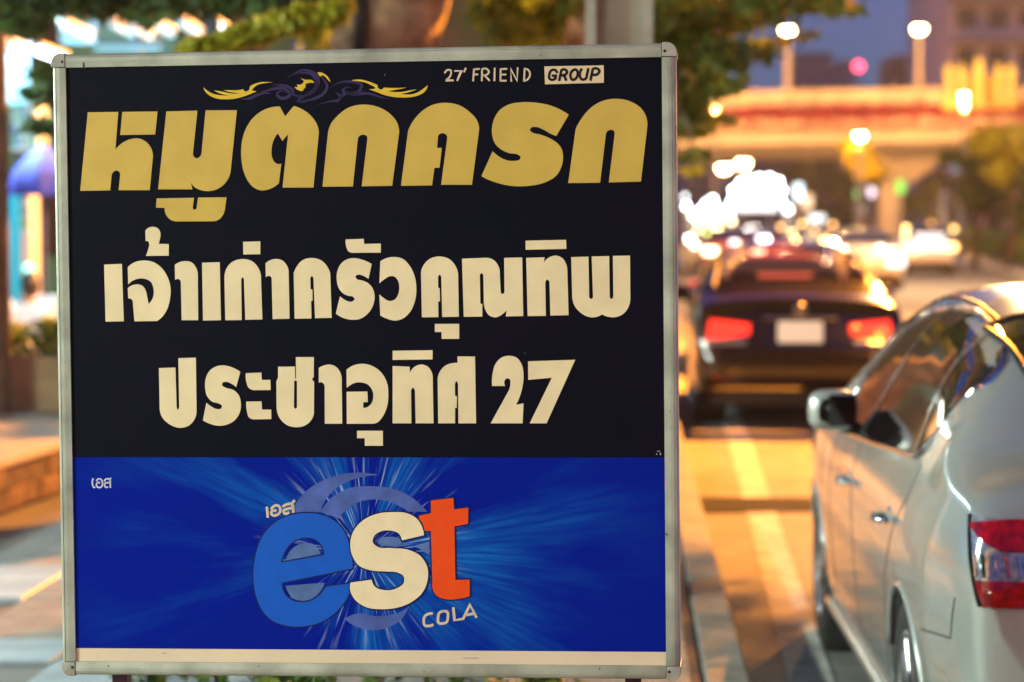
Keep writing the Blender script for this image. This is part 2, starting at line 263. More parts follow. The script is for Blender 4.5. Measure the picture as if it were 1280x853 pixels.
 ('cream',[[(-167,-3.6,0),(-134.2,-3.5,0),(-134.2,-26.1,0),(-132.3,-26.1,0),(-132.2,14.8,0),(-97.1,14.6,0),(-98,-23.9,0),(-101.7,-27.9,0),(-97.2,-33.3,0),(-98.5,-94.5,0),(-103.4,-106.2,1),(-117.8,-117.9,1),(-132.2,-120.5,1),(-148.8,-117.4,1),(-163,-106,1),(-169.9,-91.9,1),(-171.2,-80.1,0),(-171,-31.8,0),(-167.6,-24.8,0)],[(-136.2,-32,0),(-133.8,-29.9,0),(-130.7,-32,0),(-131.2,-81.4,0),(-134.5,-84.9,1),(-137.4,-81.4,0)]]),
 ('cream',[[(-87.8,-6.4,0),(-78.3,-1.7,1),(-66.4,0.1,1),(-54.6,-4.2,1),(-46.4,-14.8,1),(-43.5,-28.9,0),(-43.6,-113.9,0),(-77.4,-113.8,0),(-76.9,-42.8,0),(-78.7,-36.9,1),(-83.4,-33.9,1),(-88.2,-35,0)]]),
 ('cream',[[(-34,-10.2,0),(-23.7,-3.2,1),(-4.7,1.2,1),(14.1,-2.2,1),(32.9,-15.2,1),(44.5,-36.3,1),(46.6,-57.4,1),(43.9,-80.8,1),(34.2,-101.9,1),(23.4,-112.4,1),(16.3,-114.1,0),(-34.6,-114.1,0),(-34.3,-52.4,0),(6,-52.1,0),(6.7,-72.5,0),(-2.1,-72.7,0),(-2.5,-83.5,0),(6.1,-81.9,1),(14.4,-73.7,1),(17.4,-62,1),(14.8,-47.9,1),(6.6,-38.5,1),(-5.2,-34.7,1),(-19.4,-36,1),(-29,-41.1,1),(-34,-44.9,0)]]),
 ('cream',[[(-14.9,-127.6,0),(35.1,-127.7,0),(35,-156.6,0),(-0.1,-156.5,0),(-0.1,-142,0),(-15.1,-141.9,0)]]),
 ('cream',[[(55.9,25.9,0),(133.1,26.5,0),(132.9,8.9,0),(55.7,8.3,0)]]),
 ('cream',[[(55.6,-3.3,0),(88.6,-4.9,0),(88.4,-16.7,0),(98.3,-4.9,1),(111.1,-0.7,1),(123.7,-5.1,1),(130.8,-15.2,1),(132.8,-27.7,0),(133.3,-113.7,0),(98.9,-113.6,0),(98.2,-51,0),(94.6,-45.2,1),(90.6,-50.9,0),(90.6,-113.6,0),(54.3,-113.5,0)]]),
 ('cream',[[(181,14.4,0),(214.6,13.9,0),(215.4,-113.9,0),(181.4,-113.9,0),(181.5,-38.7,0),(178.3,-33.3,1),(175.4,-38.7,0),(175.5,-61.3,0),(179.1,-61.7,0),(178.5,-84.4,0),(175.3,-84.7,0),(174.9,-113.8,0),(142.4,-113.7,0),(142.3,-27.8,0),(146.4,-15.2,1),(158.1,-2.7,1),(170.8,1.5,1),(180.9,2.2,0)]]),
 ('cream',[[(247.1,-42.6,0),(248.1,-19.3,1),(255.5,2.2,1),(266.4,12.1,1),(280.8,14.9,1),(295.1,10.9,1),(304,-1.7,1),(307.3,-26.8,1),(303.9,-50,1),(292.5,-78.7,0),(306.9,-75.8,0),(304.7,-114.2,0),(243.5,-114,0),(276.5,-55.3,0),(282.1,-37.4,1),(281.1,-30.2,1),(276.1,-28,1),(271.3,-32,1),(272,-42.7,0)]]),
 ('cream',[[(316.3,4.3,0),(406.5,6.7,0),(350.7,-114.3,0),(318.3,-114.2,0),(361.5,-27.4,0),(316.3,-31.1,0)]]),
 ('wing',[[(-305.5,535.2,0),(-300.8,525.5,1),(-291.1,517.7,1),(-277.5,512.7,1),(-261.8,511.5,1),(-246.2,512.2,1),(-230.5,515.4,1),(-216.8,519.7,1),(-209,522.7,1),(-201.5,525.8,0),(-210.9,527.3,0),(-208.9,530.7,1),(-201,537.3,1),(-187.3,540.9,1),(-169.7,542.1,0),(-183.4,543.3,1),(-197,542.4,1),(-208.7,538.7,1),(-214.7,534.6,1),(-215.7,529.9,1),(-219.6,526.7,1),(-224.5,526,1),(-227.4,530.1,0),(-242.1,528.4,1),(-253.8,528.6,1),(-266.5,529.4,0),(-257.7,526.2,1),(-244.1,523.6,1),(-234.3,522.5,0),(-244.1,521.9,1),(-255.8,523.3,1),(-271.4,526.8,1),(-285.1,528.9,0),(-275.4,523.8,1),(-263.7,520.1,1),(-254.9,518.5,0),(-269.6,519.1,1),(-285.2,522,1),(-296.8,527.8,1)]]),
 ('wing',[[(-115.2,549.2,0),(-107.5,546.2,0),(-96.8,546,0),(-93,545,0),(-89.1,540.2,0),(-95.9,540.3,0),(-103.7,539.5,0),(-107.6,536.7,0),(-104.7,534.7,0),(-108.6,533.3,0),(-105.8,530.9,0),(-110.6,529.1,0),(-111.3,525.3,0),(-116.5,525,0),(-123.3,527.8,0),(-128.1,532.8,0),(-121.3,532.1,0),(-123.1,537.9,0),(-117.3,536.5,0),(-111.5,539.6,0),(-109.1,543.4,0)]]),
 ('wing',[[(-83.4,560,0),(-73.5,558.9,1),(-65.5,553.8,1),(-60.5,547.6,1),(-58.1,540.8,0),(-62.2,544.3,1),(-67.8,551.1,1),(-74.7,554.7,0),(-76.6,551.7,0),(-80,554.1,0)]]),
 ('wing',[[(-17.4,543.5,0),(-7,545.1,1),(9,543.1,1),(22.7,538.3,1),(33,534.1,0),(33.4,529.1,1),(36.3,526.3,1),(40.9,525.3,1),(45,528.9,0),(56.9,528,1),(72.9,527.7,1),(89,528.2,0),(72.9,525,1),(52.3,522,0),(66,520,1),(79.7,520,1),(93.5,522.4,1),(108.3,524.5,0),(95.7,519.9,1),(78.5,516.6,0),(95.7,515,1),(109.4,518.3,1),(120.9,525.4,1),(129.7,532,0),(125.4,521.9,1),(113.9,513.8,1),(97.9,509.9,1),(79.6,509.3,1),(61.3,511,1),(45.3,514.9,1),(29.4,521.2,1),(15.7,526,0),(26,526.3,0),(28.3,528,1),(20.4,533.8,1),(6.7,539.7,1),(-7.1,542,1)]]),
 ('swirl',[[(-171.8,536.8,1),(-160.1,537.6,1),(-142.6,534.4,1),(-131.1,525.6,1),(-140.9,514.3,1),(-156.5,512.6,1),(-162.3,520.4,1),(-154.4,526,1),(-146.7,522,1)]]),
 ('swirl',[[(-203.2,519.1,1),(-183.6,526.5,1),(-168,530,1),(-152.4,531.7,1),(-133.1,519.9,1),(-113.7,513.9,1),(-98.2,517.4,1)]]),
 ('swirl',[[(-142.4,550.6,1),(-128.7,558,1),(-113.1,564.4,1),(-95.6,562.2,1),(-84.1,553.5,1),(-82.4,538.2,1),(-92.2,525,1),(-107.9,515.7,1),(-121.6,506.3,1),(-113.9,503.4,1),(-98.3,507.9,1)]]),
 ('swirl',[[(-234.5,512,1),(-215,512.6,1),(-195.4,520.9,1),(-173.9,520.6,1)]]),
 ('swirl',[[(-136.2,522.8,1),(-120.2,515.8,1),(-101.7,517.7,1),(-87.7,528.8,1),(-85.2,544.6,1),(-94.3,556.1,1),(-112.6,559.8,1),(-126.5,556.7,1)]]),
 ('swirl',[[(-82.7,555.9,1),(-71.4,546.7,1),(-64.6,533,1),(-71.7,519.5,1),(-87.9,510.7,1),(-106.4,506.5,1),(-127.2,504.5,1)]]),
 ('swirl',[[(-57.8,530.6,1),(-41.6,539.4,1),(-20.9,541.3,1),(2,534.1,1),(-2.7,522.9,1),(-21.1,518.7,1),(-34.8,524.6,1),(-27.9,530.1,1),(-16.4,528.8,1)]]),
 ('swirl',[[(-83.5,498.2,1),(-62.7,503.5,1),(-42,507.7,1),(-30.3,518.8,1),(-12,517.4,1),(15.6,518.1,1),(38.4,510.9,1),(56.7,507.2,1)]]),
 ('swirl',[[(-48.7,521.4,1),(-39.6,512.2,1),(-48.9,501,1)]]),
 ('gbox',[[(352.6,563.7,0),(465.3,563.8,0),(465.3,530.9,0),(353.6,529.9,0)]]),
 ('tstroke',[[(162.6,554.8,1),(168,560.2,1),(174,559,1),(174.5,553.8,1),(163.8,540.7,0),(178.3,540.2,0)]]),
 ('tstroke',[[(181.9,557.9,0),(194.3,558.2,0),(186.2,540.1,0)]]),
 ('tstroke',[[(202.5,562.7,0),(199.5,556,0)]]),
 ('tstroke',[[(218.5,560.9,0),(216.5,539,0)],[(218.5,560.4,0),(228.3,561.2,0)],[(217.4,550.5,0),(225.3,550.9,0)]]),
 ('tstroke',[[(233.8,560.6,0),(233.3,538.7,0)],[(233.8,560.6,0),(243.5,560.4,1),(246.9,555.2,1),(242.9,550,1),(233.9,549.1,0)],[(237.6,549.6,0),(247.5,539,0)]]),
 ('tstroke',[[(258,561.8,0),(257.2,538.3,0)]]),
 ('tstroke',[[(269.3,559.5,0),(268.8,538.1,0)],[(269.3,560,0),(280.8,560.3,0)],[(269.2,549.6,0),(278.9,549.7,0)],[(269,538.1,0),(279.5,538,0)]]),
 ('tstroke',[[(289.5,537,0),(288.4,560.2,0),(300.5,537.6,0),(301.8,561.5,0)]]),
 ('tstroke',[[(315.2,560,0),(313.6,536.9,0)],[(315.2,560,0),(322.2,557.3,1),(325.3,549.4,1),(322,541.1,1),(313.6,536.9,0)]]),
 ('gstroke',[[(376.6,551.9,0),(373,556.6,1),(365.6,555.7,1),(361.9,547.5,1),(362.3,540.2,1),(367.3,538,1),(372.8,540,0),(373.9,545.7,0),(368.1,545.8,0)]]),
 ('gstroke',[[(380.9,536.8,0),(385,556.4,0),(392.8,556.5,1),(395.9,552.6,1),(392.2,547.5,1),(383.8,546.6,0)],[(389.6,547.5,0),(393.7,537.1,0)]]),
 ('gstroke',[[(409.2,556.3,1),(404.5,553.2,1),(402.3,542.9,1),(405.2,537.9,1),(410.4,538.3,1),(414.1,542.7,1),(415.7,552.3,1),(412.6,556.5,1),(409.2,556.3,1)]]),
 ('gstroke',[[(423.1,557.1,0),(420.3,542.6,1),(424,537.9,1),(430.7,539,1),(432.9,543.7,0),(435.9,557.4,0)]]),
 ('gstroke',[[(440.1,536.5,0),(444.5,557.2,0),(453.6,557.3,1),(456.9,553.6,1),(453.5,547.5,1),(443.1,546.9,0)]]),
 ('lav',[[(-138.2,-271.1,0),(-111.6,-240.5,1),(-73.2,-219.3,1),(-20.9,-208.5,1),(26.5,-213.2,0),(-6.7,-217,1),(-44.9,-231.1,1),(-73.7,-254.6,1),(-88.4,-283.9,0),(-136.1,-286.7,0)]]),
 ('lav',[[(-88.4,-283.9,0),(-69,-259.3,1),(-35.5,-239.5,1),(16.7,-234.8,1),(64,-242.8,1),(96.8,-261.6,1),(119.2,-283.7,0),(82.4,-283.7,0),(58.9,-269.6,1),(21.2,-260.2,1),(-12.1,-264.9,1),(-36,-278.2,1),(-52.9,-297,0)]]),
 ('lav',[[(-43.4,-490.6,0),(-19.5,-481,1),(18.4,-485.5,1),(56.4,-480.6,1),(80.2,-468.7,0),(65.8,-492.3,1),(37.1,-509,1),(8.6,-513,1),(-19.8,-507,1),(-36.4,-497.6,1)]]),
 ('lavlens',[[(-156.6,-378.3,0),(-151.7,-364.4,1),(-137.5,-350.4,1),(-115.6,-344.2,1),(-100,-348.8,1),(-89.4,-365.8,0)]]),
 ('lavlens',[[(-158.8,-427.8,0),(-82.3,-421.3,0),(-85.5,-430.6,0),(-95,-443,1),(-110.8,-453.9,1),(-129.5,-456.5,1),(-145.1,-451,1),(-154.3,-438.7,1)]]),
 ('lavlens',[[(22.5,-345.2,0),(27.6,-335.4,1),(42.4,-332.1,1),(65.3,-335.3,0),(70.1,-343.5,0),(55.3,-349.1,1),(35.6,-349.1,1)]]),
 ('lavlens',[[(92.9,-349.9,0),(122.5,-341.1,0),(122.8,-367.8,0),(104.3,-355.5,0)]]),
 ('e',[[(-26.6,-393.4,0),(-27.3,-376.4,1),(-31.6,-351.7,1),(-40.6,-325.5,1),(-55.9,-305.5,1),(-80.6,-291.7,1),(-111.7,-286.5,1),(-142.9,-289.6,1),(-174.3,-302.6,1),(-199.6,-327.4,1),(-215.9,-367.6,1),(-221.1,-404.8,1),(-218.4,-438.9,1),(-207.9,-469.9,1),(-186.3,-494.6,1),(-155.2,-505.3,1),(-124,-506,1),(-92.7,-498.7,1),(-64.4,-481.6,1),(-42.3,-456.7,1),(-32.7,-438.1,1),(-30.3,-422.1,0),(-79.3,-429.1,0),(-91.9,-444.6,1),(-107.7,-455.5,1),(-129.6,-459.3,1),(-148.3,-454.7,1),(-160.6,-442.4,1),(-165.9,-421.7,0)],[(-166.6,-382.4,0),(-157.9,-359.8,1),(-143.6,-342.7,1),(-121.7,-334.3,1),(-103,-335.8,1),(-87.6,-347.2,1),(-81.6,-367.9,0)]]),
 ('s',[[(112.8,-328.7,0),(70.1,-338.6,0),(63.7,-325.6,1),(49.1,-320.1,1),(29.4,-321.4,1),(15.5,-331.5,1),(13.4,-342.6,1),(22.4,-351.1,1),(48.7,-353.6,1),(81.4,-356.8,1),(104.2,-367.8,1),(118,-389,1),(118.7,-415,1),(108.3,-439.5,1),(90.1,-455.9,1),(63.7,-467.5,1),(27.6,-471.9,1),(-2,-467.8,1),(-23.2,-453.2,1),(-32.2,-433.6,1),(-31,-420.5,0),(10.2,-414.8,0),(16.6,-428.5,1),(34.6,-434.9,1),(57.6,-431.6,1),(72.5,-420.1,1),(71.9,-407.7,1),(61.2,-401.2,1),(38.3,-399,1),(8.8,-396.8,1),(-14.1,-387.8,1),(-27.1,-368.2,1),(-30.7,-345.3,1),(-24.8,-322.5,1),(-6.5,-301.2,1),(19.9,-288.2,1),(52.8,-284.2,1),(82.2,-287.1,1),(100.1,-297.8,1),(109.7,-314.1,1)]]),
 ('t',[[(126.6,-262.1,0),(170,-257.2,0),(171.1,-279.2,0),(198.8,-275.7,0),(197.9,-306.5,0),(171.7,-311.7,0),(172.3,-414.8,0),(200,-414.1,0),(199.6,-445.6,0),(181.7,-450.6,1),(155.5,-452.3,1),(139.2,-447.5,1),(129.6,-436.2,1),(128.1,-419.9,0),(126,-320.6,0),(113.9,-320.6,0),(110.7,-307.6,1),(103.3,-296.9,0),(103.4,-291.3,0),(127,-286.4,0)]]),
 ('cstroke',[[(126.5,-479.9,0),(117.6,-481.5,1),(112.3,-485.8,1),(110.2,-495.9,1),(112.4,-503.1,1),(119,-504.1,1),(127.8,-501.7,0)]]),
 ('cstroke',[[(148.7,-475.2,1),(140.9,-478.5,1),(138.1,-487.6,1),(139.3,-498.1,1),(146.8,-499,1),(154.4,-496.4,1),(157.1,-486.6,1),(155.9,-476.8,1),(148.7,-475.2,1)]]),
 ('cstroke',[[(167.8,-468.9,0),(169.8,-492.7,0),(184.5,-490,0)]]),
 ('cstroke',[[(186.5,-489.7,0),(200.1,-462.9,0),(211.9,-486.3,0)],[(191.8,-482.5,0),(206.1,-479.8,0)]]),
 ('cstroke',[[(-192.7,-275.4,0),(-191.4,-294,0)]]),
 ('cstroke',[[(-184.3,-277.9,0),(-170.7,-272.3,1),(-167.1,-276.3,1),(-167.2,-284,1),(-171,-288.7,1),(-181,-290.9,1),(-184.4,-287.8,1),(-183.4,-283.4,1),(-175.3,-281.9,0)]]),
 ('cstroke',[[(-160.8,-273.5,0),(-152,-269.2,1),(-143.9,-269.2,1),(-141.7,-273.5,0),(-141.3,-284.3,0)],[(-141.8,-277.2,0),(-153.7,-278.5,1),(-160,-281.9,1),(-158.5,-287.1,1),(-150.3,-285.3,0)],[(-144.2,-268.6,0),(-139.1,-262.4,0)]]),
 ('dstroke',[[(-535.4,-219.8,0),(-535.5,-234.5,1),(-534.2,-236.7,1),(-532,-236.5,0)]]),
 ('dstroke',[[(-528.2,-223.9,0),(-525.7,-220.6,1),(-520.9,-220.4,1),(-517.6,-223.9,1),(-517.6,-233,1),(-520.1,-236.5,1),(-525.3,-236.7,1),(-528.2,-234.5,1),(-528.3,-229.3,1),(-526.2,-227.3,1),(-522.3,-227.9,0)]]),
 ('dstroke',[[(-512.8,-224.6,0),(-510.1,-220.8,1),(-506,-220,1),(-501.9,-222,1),(-501.4,-225.7,0),(-501.3,-236.7,0)],[(-501.4,-227.9,0),(-507.2,-227.5,1),(-512.1,-229.4,1),(-512.6,-234.1,1),(-510,-236.5,1),(-506.5,-235.9,0)],[(-502.7,-221.3,0),(-500,-218.8,0)]]),
]

SIGN = empty('restaurant_sign', (-0.28411, 4.44521, 1.42284), 0, 'big square aluminium framed Thai restaurant sign standing on the pavement', 'sign')
SIGN.rotation_euler = (-.013632, -.0111755, -.0959496)
M_alu = mat('brushed_aluminium', (.42, .44, .37), .48, .35, noise=.32, nscale=11, bump=.05, bscale=60)
M_corner = mat('grey_corner_plastic', (.33, .33, .29), .5, noise=.3, nscale=30)
M_navy = bpy.data.materials.new('printed_navy_sheet'); M_navy.use_nodes = True
nt = M_navy.node_tree; b = nt.nodes['Principled BSDF']; tc = nt.nodes.new('ShaderNodeTexCoord'); nn = nt.nodes.new('ShaderNodeTexNoise'); nn.inputs['Scale'].default_value = 6; nn.inputs['Detail'].default_value = 12; nn.inputs['Roughness'].default_value = .8
rr = nt.nodes.new('ShaderNodeValToRGB'); rr.color_ramp.elements[0].color = (.0005, .0042, .0085, 1); rr.color_ramp.elements[1].color = (.0055, .0015, .014, 1); rr.color_ramp.elements[0].position = .35; rr.color_ramp.elements[1].position = .7
nt.links.new(tc.outputs['Object'], nn.inputs[0]); nt.links.new(nn.outputs[0], rr.inputs[0]); nt.links.new(rr.outputs[0], b.inputs['Base Color']); b.inputs['Roughness'].default_value = .55; b.inputs['Specular IOR Level'].default_value = .08
# blue sheet with printed light streaks radiating from the logo
M_blue = bpy.data.materials.new('printed_blue_sheet'); M_blue.use_nodes = True
nt = M_blue.node_tree; b = nt.nodes['Principled BSDF']; L = nt.links.new; N = nt.nodes.new
tc = N('ShaderNodeTexCoord'); sub = N('ShaderNodeVectorMath'); sub.operation = 'SUBTRACT'; sub.inputs[1].default_value = (-.0045, 0, -.361); L(tc.outputs['Object'], sub.inputs[0])
sp = N('ShaderNodeSeparateXYZ'); L(sub.outputs[0], sp.inputs[0])
ln = N('ShaderNodeVectorMath'); ln.operation = 'LENGTH'; L(sub.outputs[0], ln.inputs[0])
nz = N('ShaderNodeVectorMath'); nz.operation = 'NORMALIZE'; L(sub.outputs[0], nz.inputs[0])
nsp = N('ShaderNodeSeparateXYZ'); L(nz.outputs[0], nsp.inputs[0])
def kmul(sock, k):
    q = N('ShaderNodeMath'); q.operation = 'MULTIPLY'; q.inputs[1].default_value = k; L(sock, q.inputs[0]); return q.outputs[0]
def streaks(ascale, rscale, lo, hi, det=3):
    ca = N('ShaderNodeCombineXYZ'); L(kmul(nsp.outputs[0], ascale), ca.inputs[0]); L(kmul(nsp.outputs[2], ascale), ca.inputs[1]); L(kmul(ln.outputs['Value'], rscale), ca.inputs[2])
    no = N('ShaderNodeTexNoise'); no.inputs['Scale'].default_value = 1; no.inputs['Detail'].default_value = det
    L(ca.outputs[0], no.inputs[0]); mr = N('ShaderNodeMapRange'); mr.inputs['From Min'].default_value = lo; mr.inputs['From Max'].default_value = hi; L(no.outputs[0], mr.inputs[0]); return mr.outputs[0]
def falloff(r0, r1):
    mr = N('ShaderNodeMapRange'); mr.inputs['From Min'].default_value = r0; mr.inputs['From Max'].default_value = r1; mr.inputs['To Min'].default_value = 1; mr.inputs['To Max'].default_value = 0; L(ln.outputs['Value'], mr.inputs[0]); return mr.outputs[0]
def mul(a, b_, k=1):
    m = N('ShaderNodeMath'); m.operation = 'MULTIPLY'; L(a, m.inputs[0]); L(b_, m.inputs[1])
    if k == 1: return m.outputs[0]
    q = N('ShaderNodeMath'); q.operation = 'MULTIPLY'; q.inputs[1].default_value = k; L(m.outputs[0], q.inputs[0]); return q.outputs[0]
fine = mul(streaks(26, 9, .56, .80), falloff(.03, .22), 1.9)
wide = mul(streaks(3.2, 2.5, .46, .70, 5), falloff(.05, .62), .9)
wide = mul(wide, streaks(38, 7, .2, .75, 4))
mxa = N('ShaderNodeMix'); mxa.data_type = 'RGBA'; mxa.inputs[6].default_value = (.0003, .011, .30, 1); mxa.inputs[7].default_value = (.012, .26, .80, 1); L(wide, mxa.inputs[0])
mxb = N('ShaderNodeMix'); mxb.data_type = 'RGBA'; mxb.inputs[7].default_value = (.48, .68, .92, 1); L(fine, mxb.inputs[0]); L(mxa.outputs[2], mxb.inputs[6])
L(mxb.outputs[2], b.inputs['Base Color']); b.inputs['Roughness'].default_value = .6; b.inputs['Specular IOR Level'].default_value = .05
HW, HH = .575, .5772
def spanel(name, pts, y0, y1, m, parent=SIGN):
    n = len(pts); vs = [(p[0], y0, p[1]) for p in pts] + [(p[0], y1, p[1]) for p in pts]
    return MB().add(vs, [tuple(range(n)), tuple(range(n, 2*n))[::-1]] + [(i, (i+1) % n, (i+1) % n+n, i+n) for i in range(n)]).build(name, m, parent)
spanel('light_box', [(-HW-.012, -HH-.012), (HW+.012, -HH-.012), (HW+.012, HH+.012), (-HW-.012, HH+.012)], .004, .085, mat('sheet_steel_back', (.4, .4, .38), .5, .4))
spanel('printed_navy_panel', [(-HW-.004, -.1775), (HW+.004, -.1795), (HW+.004, HH+.004), (-HW-.004, HH+.004)], 0, .003, M_navy)
spanel('printed_blue_panel', [(-HW-.004, -.5513), (HW+.004, -.5512), (HW+.004, -.1800), (-HW-.004, -.1780)], -.0003, .003, M_blue)
spanel('blank_bottom_strip', [(-HW-.004, -HH-.004), (HW+.004, -HH-.004), (HW+.004, -.5515), (-HW-.004, -.5516)], -.0001, .003, mat('bare_white_acrylic', (.78, .66, .48), .4, noise=.06, nscale=6))
# frame profiles: front lip with a groove, rounded outer edge
FW = .0262
prof = [(0, .000), (0, -.0055), (.012, -.0068), (.0185, -.0068), (.0188, -.0054), (.0196, -.0054), (.0199, -.0068), (.0225, -.0062), (.0252, -.0035), (.0262, .001), (.0262, .070), (.02, .088), (0, .088)]
def frame_side(a, b_, outn):
    rows = []
    for q in (a, b_):
        rows.append([(q[0]+outn[0]*w, d, q[1]+outn[1]*w) for w, d in prof])
    m = MB().grid(rows); n = len(prof); m.f += [tuple(range(n)), tuple(range(n, 2*n))[::-1]]
    return m.build('frame_profile', M_alu, SIGN)
frame_side((-HW+.0005, HH), (HW-.0005, HH), (0, 1)); frame_side((-HW+.0005, -HH), (HW-.0005, -HH), (0, -1))
frame_side((-HW, -HH+.0005), (-HW, HH-.0005), (-1, 0)); frame_side((HW, -HH+.0005), (HW, HH-.0005), (1, 0))
for sx in (-1, 1):
    for sz in (-1, 1):
        m = MB(); r_ = .018; pts = [(0, 0), (FW+.001, 0)] + [(FW+.001-r_+r_*math.cos(t), FW+.001-r_+r_*math.sin(t)) for t in np.linspace(0, PI/2, 8)] + [(0, FW+.001)]
        pts = [(sx*(HW+.0008+p[0]), sz*(HH+.0008+p[1])) for p in pts]; n = len(pts)
        vs = [(p[0], -.0075, p[1]) for p in pts] + [(p[0], .089, p[1]) for p in pts]
        m.add(vs, [tuple(range(n)), tuple(range(n, 2*n))[::-1]] + [(i, (i+1) % n, (i+1) % n+n, i+n) for i in range(n)])
        m.build('frame_corner', M_corner, SIGN, bevel=.0015)
        MB().lathe([(0, -.0082), (.0026, -.0082), (.003, -.0074)], 10, (sx*(HW+.006), 0, sz*(HH+.011)), 'y').build('screw', mat('dark_screw', (.03, .03, .03), .4, .8), SIGN)
for px_ in (-.497, .51):
    MB().box((px_, .045, -HH-.028-.33), (.03, .03, .68)).build('leg', mat('maroon_steel', (.07, .015, .03), .5, .3, noise=.3, nscale=20), SIGN)
MB().box((.0065, .045, -HH-.58), (.98, .03, .03)).build('foot_rail', MATS['maroon_steel'], SIGN)
for px_ in (-.497, .51): MB().box((px_, .045, -HH-.60-.085), (.05, .5, .03)).build('foot', MATS['maroon_steel'], SIGN)
MB().box((-HW+.036, -.0062, HH+.003), (.0022, .003, .012)).build('clip_mark', mat('black_mark', (.01, .01, .01), .6), SIGN)
for q in ((.5635, -.168, .006, .0012), (.567, -.173, .0025, .004), (.560, -.1735, .002, .002), (.047, .553, .0012, .002), (-.40, -.56, .010, .0014), (.2, -.5655, .03, .0012), (.31, .02, .001, .0011)):
    MB().box((q[0], -.0012, q[1]), (q[2], .0012, q[3])).build('scuff_mark', mat('scuff_white', (.45, .42, .40), .8), SIGN)
# dirt specks on the frame
for k in range(26):
    t = random.uniform(-.55, .55); s_ = random.choice((-1, 1))
    q = (s_*(HW+random.uniform(.002, .015)), t) if k % 2 else (t, s_*(HH+random.uniform(.002, .015)))
    if k < 14: MB().box((q[0], -.0069, q[1]), (random.uniform(.001, .0035), .0006, random.uniform(.0008, .004))).build('grime_speck', mat('grime', (.10, .09, .07), .8), SIGN)
STY = dict(gold=('letter', (.62, .44, .085), .0012), cream=('letter', (.84, .73, .46), .0012), wing=('gold_flourish', (.72, .50, .04), .0008),
           gbox=('word_plate', (.74, .62, .40), .0006), e=('logo_letter', (.001, .10, .60), .0020), s=('logo_letter', (.86, .75, .50), .0026), t=('logo_letter', (.85, .075, .003), .0022),
           lav=('logo_arc', (.07, .12, .42), .0003), lavlens=('logo_highlight', (.09, .17, .42), .0003))
STRK = dict(tstroke=('small_letter', (.70, .60, .42), .0034, .0006, 0), gstroke=('word_letter', (.008, .004, .012), .0050, .0011, 0), cstroke=('small_letter', (.68, .58, .44), .0050, .0012, 0),
            dstroke=('small_letter', (.6, .62, .70), .0030, .0006, 0), swirl=('purple_swirl', (.028, .016, .085), .0062, .0004, 1))
def smooth_loop(lp, closed=True, sub=7):
    n = len(lp); out = []
    rng = range(n) if closed else range(n-1)
    for i in rng:
        p1 = lp[i]; p2 = lp[(i+1) % n]
        out.append((p1[0], p1[1]))
        if p1[2] == 0 and p2[2] == 0: continue
        P1 = Vector(p1[:2]); P2 = Vector(p2[:2]); d = (P2-P1).length
        def tang(i_, smoothf, a):
            pm = Vector(lp[(i_-1) % n][:2]); pp = Vector(lp[(i_+1) % n][:2]); pc = Vector(lp[i_ % n][:2])
            if not closed and (i_ == 0 or i_ == n-1): return None
            if not smoothf: return None
            da, db = (pc-pm).length+1e-6, (pp-pc).length+1e-6
            return ((pc-pm)/da*db + (pp-pc)/db*da)/(da+db)
        t1 = tang(i, p1[2], 0); t2 = tang((i+1) % n, p2[2], 1); ch = (P2-P1)/max(d, 1e-6)
        if t1 is None and t2 is None: continue
        if t1 is None: t1 = (2*ch - t2*1.0)
        if t2 is None: t2 = (2*ch - t1*1.0)
        for k in range(1, sub):
            u = k/sub; h1 = 2*u**3-3*u*u+1; h2 = u**3-2*u*u+u; h3 = -2*u**3+3*u*u; h4 = u**3-u*u
            q = P1*h1 + t1*(h2*d) + P2*h3 + t2*(h4*d); out.append((q.x, q.y))
    if not closed: out.append(lp[-1][:2])
    return out
def area(l): return sum(l[i][0]*l[(i+1) % len(l)][1]-l[(i+1) % len(l)][0]*l[i][1] for i in range(len(l)))
def glyph_mb(loops, y0, y1):
    m = MB(); vs = []; fs = []; flat = [[Vector((p[0]/1000, p[1]/1000, 0)) for p in l] for l in loops]
    tot = [v for l in flat for v in l]; n = len(tot)
    tr = tessellate_polygon(flat)
    vs = [(v.x, y0, v.y) for v in tot] + [(v.x, y1, v.y) for v in tot]
    fs = [tuple(t) for t in tr]; o = 0
    for l in flat:
        k = len(l); fs += [(o+i, o+(i+1) % k, o+(i+1) % k+n, o+i+n) for i in range(k)]; o += k
    return m.add(vs, fs)
def offset(l, d):
    n = len(l); sgn = 1 if area(l) > 0 else -1; out = []
    for i in range(n):
        a, b_, c = Vector(l[i-1]), Vector(l[i]), Vector(l[(i+1) % n])
        e1 = (b_-a); e2 = (c-b_)
        if e1.length < 1e-6 or e2.length < 1e-6: continue
        n1 = Vector((e1.y, -e1.x)).normalized(); n2 = Vector((e2.y, -e2.x)).normalized(); m_ = n1+n2
        if m_.length < .3: m_ = n1
        m_ = m_.normalized(); kk = min(1.6, 1/max(.4, m_.dot(n1))); q = b_+m_*d*kk*sgn; out.append((q.x, q.y))
    return out
